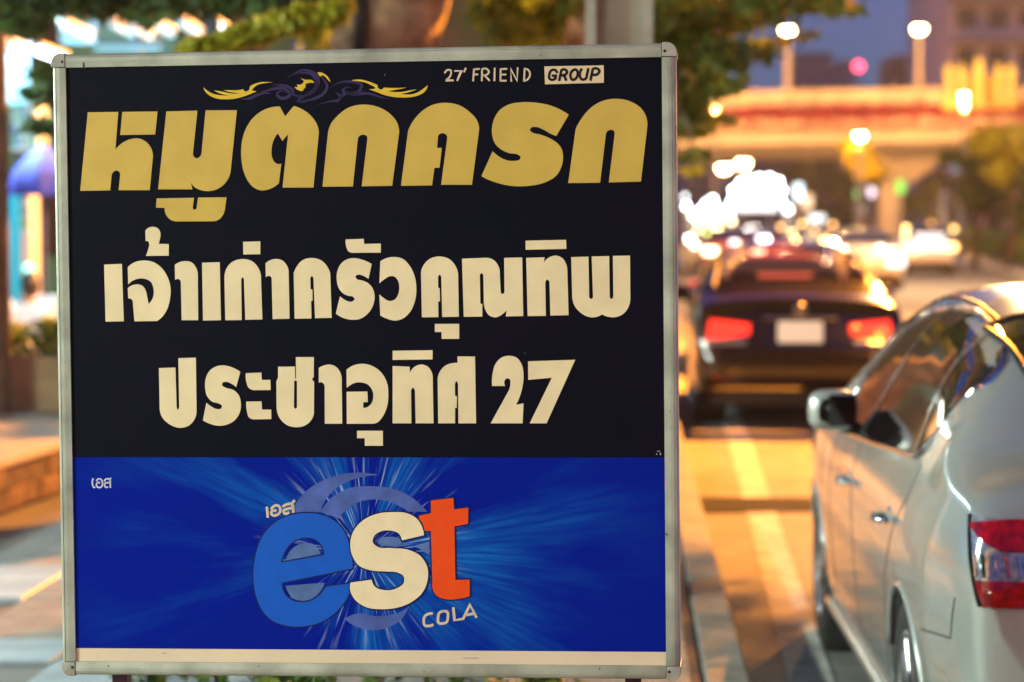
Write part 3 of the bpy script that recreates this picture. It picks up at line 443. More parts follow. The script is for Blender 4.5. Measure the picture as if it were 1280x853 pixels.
def stroke_mb(lp, w, y0, y1, taper=0):
    pts = [Vector(p) for p in smooth_loop(lp, False, 5)]; L_, R_ = [], []
    n = len(pts); m = MB()
    for i, p in enumerate(pts):
        a, b_ = pts[max(i-1, 0)], pts[min(i+1, n-1)]; t = (b_-a).normalized(); nr = Vector((-t.y, t.x))
        if 0 < i < n-1:
            t1 = (p-a).normalized(); k = 1/max(.55, abs(nr.dot(Vector((-t1.y, t1.x)))))
        else: k = 1
        ww = w*1000/1*k
        if taper: ww *= max(.12, math.sin(PI*(i+.3)/(n-.4)))
        L_.append(p+nr*ww/2); R_.append(p-nr*ww/2)
    if not taper:
        L_[0] -= (pts[1]-pts[0]).normalized()*w*300; R_[0] -= (pts[1]-pts[0]).normalized()*w*300
        L_[-1] += (pts[-1]-pts[-2]).normalized()*w*300; R_[-1] += (pts[-1]-pts[-2]).normalized()*w*300
    r0 = [(q.x/1000, y0, q.y/1000) for q in L_]; r1 = [(q.x/1000, y0, q.y/1000) for q in R_]
    r2 = [(q.x/1000, y1, q.y/1000) for q in L_]; r3 = [(q.x/1000, y1, q.y/1000) for q in R_]
    return m.grid([r2, r0, r1, r3])
logo_col = dict(e='outline_navy', s='outline_navy', t='outline_navy')
for st, loops in SIGN_PRINT:
    if st in STY:
        nm_, col, th = STY[st]; sl = [smooth_loop(l) for l in loops]
        base = -.0004
        if st in logo_col:
            lv = {'e': 0, 's': 2, 't': 1}[st]*.0006
            ol = [offset(sl[0], 2.6)] + [offset(l, -2.4) for l in sl[1:]]
            glyph_mb(ol, -.0009-lv, 0).build('logo_outline', mat('outline_navy', (.001, .006, .10), .5, spec=.25), SIGN)
            glyph_mb(sl, -.0012-lv, 0).build(nm_, mat('print_'+st, col, .5, noise=.05, nscale=30, spec=.25), SIGN)
        elif st in ('gbox', 'wing'):
            glyph_mb(sl, base-th, 0).build(nm_, mat('print_'+st, col, .5, spec=.25, noise=.05, nscale=30), SIGN)
        elif st.startswith('lav'):
            glyph_mb(sl, -.0005, 0).build(nm_, None or mat('print_'+st, col, .5, spec=.25, noise=.3, nscale=22), SIGN)
        else:
            glyph_mb(sl, -.0012, 0).build(nm_, mat('vinyl_'+st, col, .5, spec=.3, noise=.07, nscale=14), SIGN)
    else:
        nm_, col, w, th, tp = STRK[st]; m = MB()
        for lp in loops:
            q = stroke_mb(lp, w, -.0004-th if st != 'gstroke' else -.0016, 0, tp); m.add(q.v, q.f)
        m.build(nm_, mat('print_'+st, col, .5, spec=.25), SIGN)

HAZE_D = .0003
# ------------------------------------------------------------------ street lamps (real luminaires, sodium)
M_lamp_on = glow('sodium_lamp_glow', (1.0, .62, .22), 40)
M_lamp_far = glow('sodium_lamp_glow_far', (1.0, .66, .30), 60)
BRIDGE_COL = (1.0, .45, .12); M_lamp_near = glow('sodium_lamp_glow_small', (1.0, .72, .36), 26)
M_post = mat('painted_lamp_post', (.42, .38, .32), .6, noise=.2, nscale=5)
def street_lamp(x, y, h, arm, label, power, head=.28, post_r=.09, lamp_mat=None, z0=0, group='street lamps', col=SODIUM, round_head=False):
    t = empty('street_lamp', (x, y, z0), 0, label, 'street lamp', group)
    s = 1 if arm >= 0 else -1
    MB().tube([(0, 0, 0), (0, 0, h*.9), (0, 0, h)], [post_r*1.25, post_r*.8, post_r*.6], 12).build('post', M_post, t, True)
    MB().lathe([(post_r*2.2, 0), (post_r*2.2, .05), (post_r*1.5, .35), (post_r*1.2, .4)], 16).build('base_collar', M_post, t)
    if abs(arm) > .05:
        MB().tube([(0, 0, h-.3), (arm*.3, 0, h+.05), (arm*.7, 0, h+.2), (arm, 0, h+.22)], post_r*.5, 8).build('arm', M_post, t, True)
    zz = h+.2 if abs(arm) > .05 else h+.1
    hd = MB(); hd.lathe([(0.02, .16), (head*.7, .14), (head*1.05, .04), (head*1.1, 0)], 16, (arm, 0, zz)); hd.build('lamp_head', M_post, t, True)
    ln_ = MB(); ln_.lathe([(head*1.0, .0), (head*.95, -.5*head), (head*.6, -.9*head), (0.001, -1.05*head)], 16, (arm, 0, zz))
    ln_.build('lamp_glass', lamp_mat or M_lamp_on, t, True)
    if power: light('lamp_light', (arm, 0, zz-1.15*head-.12), col, power, .12, t)
    return t
street_lamp(8.9, 26.5, 9.0, -2.0, 'tall sodium street lamp on the far median ahead of the parked cars', P_AHEAD)
street_lamp(8.4, -9.0, 9.0, -1.8, 'tall sodium street lamp on the far median behind the viewer', P_BEHIND)
street_lamp(12.6, 55, 10.5, -2.0, 'tall sodium street lamp on the median above the distant queue of cars', 20000, col=(1.0, .62, .32))
# lamps that show in the picture
p = at(1205, 118, 128); street_lamp(p.x, 128, p.z-.1, 0, 'small bright lamp post standing just in front of the glowing golden pillars', P_BRIDGE, .17, .1, M_lamp_near, col=BRIDGE_COL)
p = at(893, 122, 128); street_lamp(p.x, 128, p.z, 0, 'lamp half hidden by the hanging leaves in front of the left end of the overpass', P_BRIDGE, .17, .1, M_lamp_near, col=BRIDGE_COL)
p = at(1075, 171, 106); street_lamp(p.x, 106, p.z, 0, 'bright white round lamp seen just under the overpass above the yellow tree', 9000, .24, .12, M_lamp_far)
p = at(905, 209, 290); street_lamp(p.x, 290, p.z, 0, 'left and lower of the two warm white lamps under the overpass', 50000, .75, .14, M_lamp_far)
p = at(929, 203, 290); street_lamp(p.x, 290, p.z, 0, 'right and upper of the two warm white lamps under the overpass', 0, .75, .14, M_lamp_far)
p = at(1015, 195, 176); street_lamp(p.x, 176, p.z, 0, 'dim yellow lamp hanging alone against the dark under the overpass', 25000, .30, .12, glow('dim_yellow_glow', (1, .58, .08), 14))
# ------------------------------------------------------------------ overpass
BY = 140
M_conc = mat('overpass_concrete', (.46, .41, .34), .8, noise=.18, nscale=.5)
ov = empty('overpass', (0, BY, 0), 0, 'concrete road overpass crossing the street, its parapet glowing orange under lamps', 'overpass')
zt0, zt1 = at(860, 124, BY).z, at(1280, 103, BY).z; zb0 = at(1060, 183, BY).z
def zt(x): 
    q = (x-at(1060, 0, BY).x)/20; return at(1060, 112, BY).z + .30*q - .10*q*q
xs = [-30+i*5.0 for i in range(19)]
dk = MB(); dk.add([(x, dy, z) for x in xs for dy, z in ((0, zt(x)-4.2), (0, zt(x)-1.55), (11, zt(x)-1.55), (11, zt(x)-4.2), (8.5, zt(x)-5.0), (2.5, zt(x)-5.0))], [(i*6+k, i*6+(k+1) % 6, (i+1)*6+(k+1) % 6, (i+1)*6+k) for i in range(18) for k in range(6)])
dk.v = [(v[0], v[1], v[2]+1.0 if v[2] < zt(v[0])-4 else v[2]) for v in dk.v]
dk.build('deck', M_conc, ov)
for i in range(18):
    x0, x1 = xs[i]+.02, xs[i+1]-.02
    m = MB(); m.add([(x0, -.25, zt(x0)-1.5), (x1, -.25, zt(x1)-1.5), (x1, -.25, zt(x1)), (x0, -.25, zt(x0)), (x0, .05, zt(x0)-1.5), (x1, .05, zt(x1)-1.5), (x1, .05, zt(x1)), (x0, .05, zt(x0))],
        [(0, 1, 2, 3), (7, 6, 5, 4), (3, 2, 6, 7), (0, 4, 5, 1), (0, 3, 7, 4), (1, 5, 6, 2)])
    m.build('parapet_panel', mat('parapet_concrete', (.50, .42, .30), .8, noise=.2, nscale=.7), ov)
for x in (-12, 5, 23.6, 44):
    MB().box((x, 5.5, 2.4), (1.3, 1.6, 4.9)).build('pier', M_conc, ov, bevel=.1)
    MB().add([(x-1.3, 4.4, 4.0), (x+1.3, 4.4, 4.0), (x+1.3, 6.6, 4.0), (x-1.3, 6.6, 4.0), (x-3.2, 3.2, zt(x)-3.9), (x+3.2, 3.2, zt(x)-3.9), (x+3.2, 7.8, zt(x)-3.9), (x-3.2, 7.8, zt(x)-3.9)], [(0, 3, 2, 1), (4, 5, 6, 7), (0, 1, 5, 4), (1, 2, 6, 5), (2, 3, 7, 6), (3, 0, 4, 7)]).build('pier_head', M_conc, ov)
# bougainvillea trough under the parapet
def leaves(name, clumps, m, size, parent=None, stretch=1.0, seed=1, **tags):
    """clumps: (cx,cy,cz, rx,ry,rz, count). Many leaf-sized faces spread through the volume."""
    rg = np.random.default_rng(seed); V = []; 
    for cx, cy, cz, rx, ry, rz, n in clumps:
        d = rg.normal(size=(n, 3)); d /= np.linalg.norm(d, axis=1)[:, None]; rad = rg.random(n)**(.45)
        c = np.array([cx, cy, cz]) + d*rad[:, None]*np.array([rx, ry, rz])
        a = rg.normal(size=(n, 3)); a /= np.linalg.norm(a, axis=1)[:, None]; b_ = rg.normal(size=(n, 3)); b_ -= a*(a*b_).sum(1)[:, None]; b_ /= np.linalg.norm(b_, axis=1)[:, None]
        s_ = size*(.6+.8*rg.random(n))[:, None]; a = a*s_*stretch; b_ = b_*s_*.5
        V.append(np.stack([c-a, c+b_, c+a, c-b_], 1))
    V = np.concatenate(V); n = len(V); me = bpy.data.meshes.new(name)
    me.vertices.add(n*4); me.vertices.foreach_set('co', V.reshape(-1)); me.loops.add(n*4); me.loops.foreach_set('vertex_index', np.arange(n*4))
    me.polygons.add(n); me.polygons.foreach_set('loop_start', np.arange(n)*4); me.update(calc_edges=True)
    me.materials.append(m); o = bpy.data.objects.new(name, me); COL.objects.link(o)
    if parent: o.parent = parent
    for k, v in tags.items(): o[k] = v
    return o
def leaf_mat(name, c1, c2, c3=None, rough=.5, scale=1.5):
    m = bpy.data.materials.new(name); m.use_nodes = True; nt = m.node_tree; b = nt.nodes['Principled BSDF']
    ge = nt.nodes.new('ShaderNodeNewGeometry'); r = nt.nodes.new('ShaderNodeValToRGB'); r.color_ramp.elements[0].color = (*c1, 1); r.color_ramp.elements[1].color = (*c2, 1)
    if c3: e = r.color_ramp.elements.new(.85); e.color = (*c2, 1); r.color_ramp.elements[-1].color = (*c3, 1)
    nt.links.new(ge.outputs['Random Per Island'], r.inputs[0]); nt.links.new(r.outputs[0], b.inputs['Base Color']); b.inputs['Roughness'].default_value = rough
    tr = nt.nodes.new('ShaderNodeBsdfTranslucent'); mx = nt.nodes.new('ShaderNodeMixShader'); mx.inputs[0].default_value = .4; nt.links.new(r.outputs[0], tr.inputs[0])
    nt.links.new(b.outputs[0], mx.inputs[1]); nt.links.new(tr.outputs[0], mx.inputs[2]); nt.links.new(mx.outputs[0], nt.nodes['Material Output'].inputs[0])
    return m
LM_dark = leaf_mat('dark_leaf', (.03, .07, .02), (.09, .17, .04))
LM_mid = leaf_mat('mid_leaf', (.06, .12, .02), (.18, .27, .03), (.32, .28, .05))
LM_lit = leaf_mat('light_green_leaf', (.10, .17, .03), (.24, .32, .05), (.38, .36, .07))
LM_yel_lit = leaf_mat('yellow_lit_leaf', (.25, .27, .015), (.50, .46, .03), (.60, .48, .05))  # yellow light put into the leaf colour itself
LM_flow = leaf_mat('crimson_flower', (.32, .008, .04), (.50, .02, .07), (.16, .12, .03))
tr_ = MB(); 
for i in range(18):
    tr_.add([(xs[i], -1.0, zt(xs[i])-2.2), (xs[i+1], -1.0, zt(xs[i+1])-2.2), (xs[i+1], -.26, zt(xs[i+1])-2.2), (xs[i], -.26, zt(xs[i])-2.2), (xs[i], -1.0, zt(xs[i])-1.75), (xs[i+1], -1.0, zt(xs[i+1])-1.75), (xs[i+1], -.26, zt(xs[i+1])-1.75), (xs[i], -.26, zt(xs[i])-1.75)], [(0, 3, 2, 1), (0, 1, 5, 4), (4, 5, 6, 7), (2, 3, 7, 6)])
tr_.build('flower_trough', M_conc, ov)
leaves('trough_flowers', [(x, -.75, zt(x)-1.65, 1.6, .6, .85, 420) for x in np.arange(-25, 58, 1.6)], LM_flow, .16, ov, seed=3, kind='stuff', label='band of crimson flowers hanging along the overpass edge')
# lamps on the overpass
for (px, py, lab, side) in ((982, 40, 'left lamp post on the overpass, its round lamp glowing beside the tree', 0), (1145, 38, 'right lamp post on the overpass, standing tall against the blue sky', 0)):
    p = at(px, py, BY+1); zb = zt(p.x)-1.5
    t = street_lamp(p.x, BY-.12, p.z-zb, 0, lab, P_BRIDGE, .36, .19, M_lamp_far, zb, 'lamp posts on the overpass', BRIDGE_COL)
# golden lit pillars on the overpass
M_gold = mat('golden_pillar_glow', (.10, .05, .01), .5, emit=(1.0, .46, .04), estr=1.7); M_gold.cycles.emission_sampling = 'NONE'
M_gold2 = mat('golden_pillar_paint', (.7, .42, .08), .4, .3)
for k, (px, top, w) in enumerate(((1186, 80, .62), (1201, 80, .58), (1223, 72, .75), (1248, 80, .58), (1263, 80, .62))):
    names = ['leftmost of the golden lit pillars on the overpass', 'second golden lit pillar from the left on the overpass', 'middle and tallest golden lit pillar on the overpass', 'second golden lit pillar from the right on the overpass', 'rightmost of the golden lit pillars on the overpass']
    p = at(px, top, BY-.9); zb = zt(p.x)-1.0; h = p.z-zb
    t = empty('lit_pillar', (p.x, BY-1.1, zb), 0, names[k], 'lit pillar', 'golden lit pillars on the overpass')
    MB().lathe([(w*.30, 0), (w*.25, h*.25), (w*.30, h*.45), (w*.40, h*.62), (w*.42, h*.8), (w*.30, h*.93), (.02, h)], 14).build('shaft', M_gold, t, True)
    MB().box((0, 0, -.15), (w*1.3, w*1.3, .3)).build('plinth', M_gold2, t)
    MB().box((0, .45, -.3), (.2, .7, .12)).build('bracket', M_gold2, t)
p = at(1223, 92, BY-.9); t = empty('lit_crest', (p.x, BY-.7, zt(p.x)-1.0), 0, 'wide golden lit crest behind the middle pillar on the overpass', 'lit crest')
h = p.z-(zt(p.x)-1.0)
MB().add([(-1.2, 0, 0), (1.2, 0, 0), (1.35, 0, h*.5), (.9, 0, h*.9), (.3, 0, h), (0, 0, h*1.15), (-.3, 0, h), (-.9, 0, h*.9), (-1.35, 0, h*.5), (-1.2, .2, 0), (1.2, .2, 0), (1.35, .2, h*.5), (.9, .2, h*.9), (.3, .2, h), (0, .2, h*1.15), (-.3, .2, h), (-.9, .2, h*.9), (-1.35, .2, h*.5)],
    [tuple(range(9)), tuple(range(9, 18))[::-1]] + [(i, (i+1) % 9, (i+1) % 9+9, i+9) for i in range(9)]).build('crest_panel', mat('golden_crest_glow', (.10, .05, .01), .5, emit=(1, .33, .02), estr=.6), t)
MB().box((0, .1, -.1), (2.6, .5, .2)).build('crest_base', M_gold2, t)

# ------------------------------------------------------------------ buildings far off
def tower(px0, px1, py_top, Y, label, wallcol, wins=True, lit=.1, floors=None, depth=18, ztop=None, band=False):
    a = at(px0, 275, Y); b_ = at(px1, 275, Y); w = b_.x-a.x; h = at(0, py_top, Y).z if ztop is None else ztop
    t = empty('tower_block', ((a.x+b_.x)/2, Y, 0), 0, label, 'building')
    MB().box((0, depth/2, h/2), (w, depth, h)).build('wall', mat('wall_'+str(len(bpy.data.objects)), wallcol, .8, noise=.2, nscale=.15), t)
    MB().box((0, depth/2, h+.4), (w*.96, depth*.96, .8)).build('roof', mat('roof_dark', (.08, .08, .08), .8), t)
    if wins:
        fl = floors or max(2, int(h/3.2)); nx = max(2, int(w/2.4)); fh = h/fl
        fm = MB(); me_f = None; me_l = None
        for i in range(fl):
            for j in range(nx):
                x = -w/2+(j+.5)*w/nx; z = (i+.55)*fh
                if fl*nx > 220 and (z < 12): continue
                if me_f is None:
                    me_f = MB().box((0, 0, 0), (w/nx*.62, .12, fh*.5)).build('window', mat('dark_window', (.03, .035, .045), .15), t)
                    me_l = bpy.data.meshes.new('window'); me_l = me_f.data.copy(); me_l.materials.clear(); me_l.materials.append(glow('lit_window', (1, .62, .3), .8)); o = me_f
                else:
                    o = me_f.copy(); COL.objects.link(o)
                    if random.random() < lit: o.data = me_l
                o.location = (x, -.05, z)
        if band:
            for i in range(1, fl+1): MB().box((0, -.5, i*fh-.1), (w+.1, 1.1, .55)).build('balcony', mat('balcony_concrete', (.30, .27, .24), .8), t)
    return t
tower(1186, 1420, 0, 185, 'tall grey residential block with balconies at the upper right', (.62, .56, .58), True, .15, 8, 20, 25.5, True)
tower(1118, 1182, 76, 300, 'low dark block behind the right lamp post of the overpass', (.10, .07, .09), True, .05, 6, 14)
q = tower(1050, 1066, 80, 520, 'distant slim tower carrying a red warning light', (.10, .14, .22), False, 0)
p = at(1073, 85, 505); t = empty('warning_light', (p.x, 505, p.z-8), 0, 'round pink red aviation light on a mast in the sky', 'warning light')
MB().tube([(0, 0, -at(1073, 85, 505).z+8), (0, 0, 7.4)], .35, 8).build('mast', mat('mast_steel', (.12, .13, .17), .6), t)
MB().lathe([(.01, -1), (.7, -.7), (1.05, 0), (.7, .7), (.01, 1)], 14, (0, 0, 8.3)).build('lamp_glass', glow('red_beacon_glow', (1, .06, .12), 9), t, True)
tower(992, 1040, 70, 560, 'hazy blue grey high rise far behind the overpass', (.10, .14, .22), False, 0)
tower(855, 1090, 150, 330, 'wide dull brown block closing the view under the overpass', (.34, .24, .25), True, .12, 7, 18)
tower(1092, 1330, 160, 300, 'dark brown block beyond the trees on the right under the overpass', (.28, .17, .12), True, .1, 7, 18)
# left: office block behind the shops
tower(120, 470, -120, 60, 'dark teal office block behind the trees and the shop canopy', (.015, .07, .08), True, 0, 5, 14, 12.5)
tower(-260, 118, -120, 48, 'shop building with bluish front behind the seated person', (.03, .20, .32), True, 0, 4, 14, 13)
tower(475, 845, -120, 75, 'dark block hidden behind the street trees', (.012, .03, .028), True, .04, 5, 14, 14)

# ------------------------------------------------------------------ trees
M_bark = mat('rough_brown_bark', (.36, .23, .13), .85, noise=.55, nscale=9, bump=1.0, bscale=22)
M_bark2 = mat('dark_bark', (.07, .045, .035), .9, noise=.5, nscale=7, bump=.8, bscale=20)
def limb(m, a, b_, r0, r1, seed, n=7, wob=.12):
    rg = random.Random(seed); a = Vector(a); b_ = Vector(b_); pts = []; rs = []
    L_ = (b_-a).length
    for i in range(n):
        u = i/(n-1); q = a.lerp(b_, u); w = wob*L_*.5*math.sin(PI*u)
        pts.append(q+Vector((rg.uniform(-w, w), rg.uniform(-w, w), rg.uniform(-w, w)*.4+w*.3))); rs.append(r0+(r1-r0)*u)
    m.tube(pts, rs, 10); return pts
def tree(x, y, trunks, crowns, lm, label, leaf=.09, bark=None, z0=.14, group=None, seed=1, stretch=1.0, name='street_tree'):
    t = empty(name, (x, y, z0), 0, label, 'tree', group)
    m = MB()
    for i, (a, b_, r0, r1) in enumerate(trunks): limb(m, a, b_, r0, r1, seed*13+i)
    m.build('trunk', bark or M_bark, t, True)
    leaves('crown', crowns, lm, leaf, t, seed=seed, stretch=stretch)
    return t
def rel(px, py, Y, x, y, z0=.14): 
    p = at(px, py, Y); return (p.x-x, p.y-y, p.z-z0)
# double trunk right behind the sign
TX, TY = at(520, 275, 14.5).x, 14.5
tr = [((-.12, .05, -.1), (-.30, .1, 5.0), .40, .31), ((.10, -.05, -.1), (.20, 0, 4.6), .32, .275), ((-.30, .1, 4.0), (-2.5, -1.5, 6.2), .16, .05), ((.16, 0, 3.8), (2.0, -2.5, 5.6), .17, .05), ((.16, 0, 4.4), (.8, 2.5, 7), .15, .05), ((-.3, .1, 4.6), (-1, 2, 7.2), .14, .04)]
cr = []
rg = random.Random(5)
for i in range(34):
    a = rg.uniform(0, 2*PI); r_ = 3.8*math.sqrt(rg.random()); z = rg.uniform(4.6, 7.4) 
    cr.append((r_*math.cos(a), r_*math.sin(a)+.3, z, .95, .95, .55, 520))
for (px, py, Y, rx, ry, rz, n) in [(640, 8, 15.5, .16, .4, .10, 150), (690, 25, 16, .28, .5, .14, 320), (720, 5, 15.5, .16, .4, .14, 220), (630, 40, 16.5, .16, .3, .12, 140), (665, 5, 17, .3, .4, .16, 260), (700, 45, 18, .25, .3, .12, 120), (625, 10, 18, .3, .4, .2, 260), (660, 40, 19, .35, .4, .16, 260), (725, 30, 19, .3, .4, .2, 260), (395, 35, 17, .2, .4, .16, 150), (370, 5, 17, .3, .4, .14, 200), (430, 5, 15.5, .12, .3, .12, 60)]:
    q = rel(px, py, Y, TX, TY); cr.append((*q, rx, ry, rz, n))
tree(TX, TY, tr, cr, LM_mid, 'thick twin trunked street tree rising directly behind the sign', .075, seed=2)
# tree whose branches hang over the road at the top right
X2, Y2 = 1.05, 15.6; X2 = kerb_x(Y2)-.55
cr = []; rg = random.Random(11)
hang = [(830, 20, .33, 330), (860, 60, .28, 280), (895, 15, .30, 280), (935, 20, .24, 150), (975, 3, .20, 90), (1015, 4, .16, 60), (1045, 10, .08, 30), (1066, 14, .04, 10), (875, 105, .20, 150), (850, 130, .20, 170), (905, 70, .18, 120), (945, 70, .12, 36), (915, 108, .10, 24), (870, 150, .12, 60), (856, 165, .12, 60), (868, 195, .06, 26), (965, 55, .14, 24), (1000, 45, .10, 14), (866, 215, .04, 14), (890, 150, .08, 14)]
for px, py, r_, n in hang:
    Y = rg.uniform(12.6, 14.4); q = rel(px, py, Y, X2, Y2); edge = px > 925 or py > 140; cr.append((q[0], q[1], q[2], r_*(1.5 if edge else 1), .35, r_*(.28 if edge else .5), int(n*(1.5 if edge else 1.7))))
for i in range(20):
    a = rg.uniform(0, 2*PI); r_ = 2.8*math.sqrt(rg.random()); cr.append((r_*math.cos(a)+.4, r_*math.sin(a)-1.2, rg.uniform(4.2, 6.6), .8, .8, .45, 420))
for i in range(9): cr.append((rg.uniform(1.5, 3.6), rg.uniform(-2.2, 1.4), rg.uniform(3.45, 4.2), .7, .9, .32, 620))  # extra leaf clumps out of view, shaped to shade the kerb and pavement
q1 = rel(870, 60, 13.6, X2, Y2); q2 = rel(1010, 5, 13.6, X2, Y2); q3 = rel(866, 200, 13.5, X2, Y2)
tr = [((-.1, 0, -.1), (-.25, 0, 4.4), .16, .10), ((-.25, 0, 3.6), (q1[0]-.2, q1[1], q1[2]+.4), .07, .03), ((q1[0]-.2, q1[1], q1[2]+.4), q3, .02, .006), ((-.25, 0, 4.2), (q2[0]-.3, q2[1], q2[2]+.25), .06, .02), ((-.25, 0, 4.3), (-1, 1, 6), .08, .03)]
tree(X2, Y2, tr, cr, leaf_mat('olive_leaf', (.09, .15, .025), (.22, .30, .05), (.55, .33, .08)), 'leafy tree with branches hanging over the road at the upper right', .040, seed=4, stretch=1.5)
# dark canopy upper left
X3, Y3 = -4.6, 12.2
cr = []; rg = random.Random(21)
for px, py, r_, n in [(10, 2, .2, 60), (60, 0, .2, 70), (110, 2, .16, 40), (30, 28, .14, 40), (60, 95, .07, 30), (160, 0, .2, 80), (215, 2, .16, 60), (270, 0, .16, 60), (310, 0, .18, 70), (345, 5, .14, 50), (55, 120, .06, 26), (52, 160, .05, 20), (130, 18, .10, 16), (180, 20, .09, 12), (385, 0, .14, 50)]:
    Y = rg.uniform(10.8, 12.5); q = rel(px, py, Y, X3, Y3); cr.append((q[0], q[1], q[2], r_, .4, r_*.5, int(n*2)))
for i in range(22):
    a = rg.uniform(0, 2*PI); r_ = 3.0*math.sqrt(rg.random()); cr.append((r_*math.cos(a)+1.2, r_*math.sin(a)-.5, rg.uniform(3.6, 6.0), .9, .9, .5, 380))
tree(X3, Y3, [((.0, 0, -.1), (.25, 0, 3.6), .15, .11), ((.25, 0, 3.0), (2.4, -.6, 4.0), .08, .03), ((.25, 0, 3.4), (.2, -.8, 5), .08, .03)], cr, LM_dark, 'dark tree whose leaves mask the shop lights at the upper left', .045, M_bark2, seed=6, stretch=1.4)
# brown post at the left picture edge
p = at(2, 275, 15.2)
t = empty('utility_post', (p.x-.02, 15.2, .14), 0, 'brown wooden post cut by the left edge of the photo', 'post')
MB().tube([(0, 0, 0), (0, 0, 2.2), (.0, 0, 4.2)], [.075, .07, .06], 12).build('shaft', mat('brown_post', (.16, .09, .06), .8, noise=.3, nscale=6), t, True)
MB().tube([(0, 0, 4.1), (.5, 0, 4.1)], .03, 8).build('cross_arm', MATS['brown_post'], t)
# concrete utility pole with raised edges
PX, PY_ = at(773.5, 275, 9.6).x, 9.6
t = empty('utility_pole', (PX, PY_, .14), -.05, 'square concrete utility pole standing behind the top of the sign', 'utility pole')
M_pole = mat('pole_concrete', (.34, .29, .22), .8, noise=.2, nscale=5, bump=.3)
MB().box((0, 0, 4.1), (.19, .13, 8.2)).build('web', M_pole, t)
MB().box((-.116, 0, 4.1), (.042, .26, 8.2)).build('flange', M_pole, t); MB().box((.116, 0, 4.1), (.042, .26, 8.2)).build('flange', M_pole, t)
MB().tube([(-1.1, 0, 7.6), (1.1, 0, 7.6)], .05, 8).build('cross_arm', mat('galvanised', (.4, .4, .4), .5, .6), t)
for k in (-.9, 0, .9): MB().lathe([(.03, 0), (.06, .05), (.03, .09), (.06, .13), (.02, .18)], 12, (k, 0, 7.65)).build('insulator', mat('insulator_brown', (.2, .08, .04), .2), t)
# garland of leaves on a slanting bough, yellow light put in their colour
p0 = at(235, 66, 10.4); p1 = at(425, 14, 10.4)
t = empty('climbing_vine', (TX, TY, .14), 0, 'slanting bough thick with leaves coloured as if lit yellow, above the sign', 'vine')
o0 = Vector((TX, TY, .14)); m = MB(); limb(m, p0-o0, p1-o0, .02, .035, 3, wob=.03); limb(m, p1-o0, Vector((-.28, -.12, 3.2)), .035, .05, 4, wob=.05); m.tube([(-.30, -.33, -.1), (-.36, -.28, 1.6), (-.32, -.2, 3.2)], .04, 8); m.build('stem', M_bark2, t, True)
cl = []
for i in range(26):
    u = i/25; q = p0.lerp(p1, u)-o0; cl.append((q.x, q.y, q.z+random.uniform(-.01, .02), .07, .10, .048+.012*math.sin(i*1.7), 190))
leaves('foliage', cl, LM_yel_lit, .028, t, seed=8)

# trees and hedges beyond, on the right
def far_tree(px, Y, w, h, zc, lm, label, n=900, seed=1, trunk_r=.16, leaf=.22, group='trees beyond the road'):
    x = at(px, 275, Y).x; cr = []; rg = random.Random(seed)
    for i in range(11):
        a = rg.uniform(0, 2*PI); r_ = w/2*math.sqrt(rg.random())*.8; cr.append((r_*math.cos(a), r_*math.sin(a), zc+rg.uniform(-.5, .5)*h, w*.22, w*.22, h*.2, n//11))
    return tree(x, Y, [((0, 0, 0), (.1, 0, zc-h*.2), trunk_r, trunk_r*.6), ((.1, 0, zc-h*.3), (w*.25, .3, zc+h*.1), trunk_r*.5, .04), ((0, 0, zc-h*.3), (-w*.25, -.3, zc+h*.15), trunk_r*.5, .04)], cr, lm, label, leaf, M_bark2, 0, group, seed)
far_tree(1082, 108, 2.3, 1.9, 4.5, LM_yel_lit, 'yellow lit young tree under the overpass beside the white lamp', 900, 31)
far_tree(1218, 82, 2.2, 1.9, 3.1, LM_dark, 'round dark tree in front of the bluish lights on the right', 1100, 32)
far_tree(1262, 74, 3.0, 1.7, 3.5, LM_yel_lit, 'orange lit tree at the right edge above the hedge', 1300, 33)
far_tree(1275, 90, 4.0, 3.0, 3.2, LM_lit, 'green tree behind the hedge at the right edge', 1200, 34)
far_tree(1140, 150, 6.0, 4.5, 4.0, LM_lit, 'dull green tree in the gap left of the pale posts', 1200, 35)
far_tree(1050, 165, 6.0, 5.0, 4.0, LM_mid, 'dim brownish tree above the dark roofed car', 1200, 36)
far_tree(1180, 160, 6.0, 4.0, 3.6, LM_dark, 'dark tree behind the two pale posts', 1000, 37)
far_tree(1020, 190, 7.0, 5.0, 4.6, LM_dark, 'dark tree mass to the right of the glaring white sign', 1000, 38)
hg = leaves('hedge', [(*(Vector((x, y, 0)) + Vector((1.5, 0, .75))), .7, 1.4, .62, 520) for x, y in [(8.6+(yy-20)*.09 if yy < 40 else (10.4+(yy-40)*.15 if yy < 64 else 14+(yy-64)*.138), yy) for yy in np.arange(24, 128, 2.2)]], LM_lit, .11, None, seed=41, kind='stuff')
hg['label'] = 'clipped green hedge running along the median on the right'
for k, px in enumerate((1181, 1201)):
    p = at(px, 240, 96); t = empty('pale_post', (p.x, 96, 0), 0, ['left of the two pale posts by the hedge under the overpass', 'right of the two pale posts by the hedge under the overpass'][k], 'post', 'pale posts by the hedge')
    MB().tube([(0, 0, 0), (0, 0, p.z+.1)], .17, 12).build('shaft', mat('pale_post_paint', (.55, .45, .3), .6), t, True); MB().lathe([(.26, 0), (.26, .12), (.19, .2)], 12).build('foot', MATS['pale_post_paint'], t)

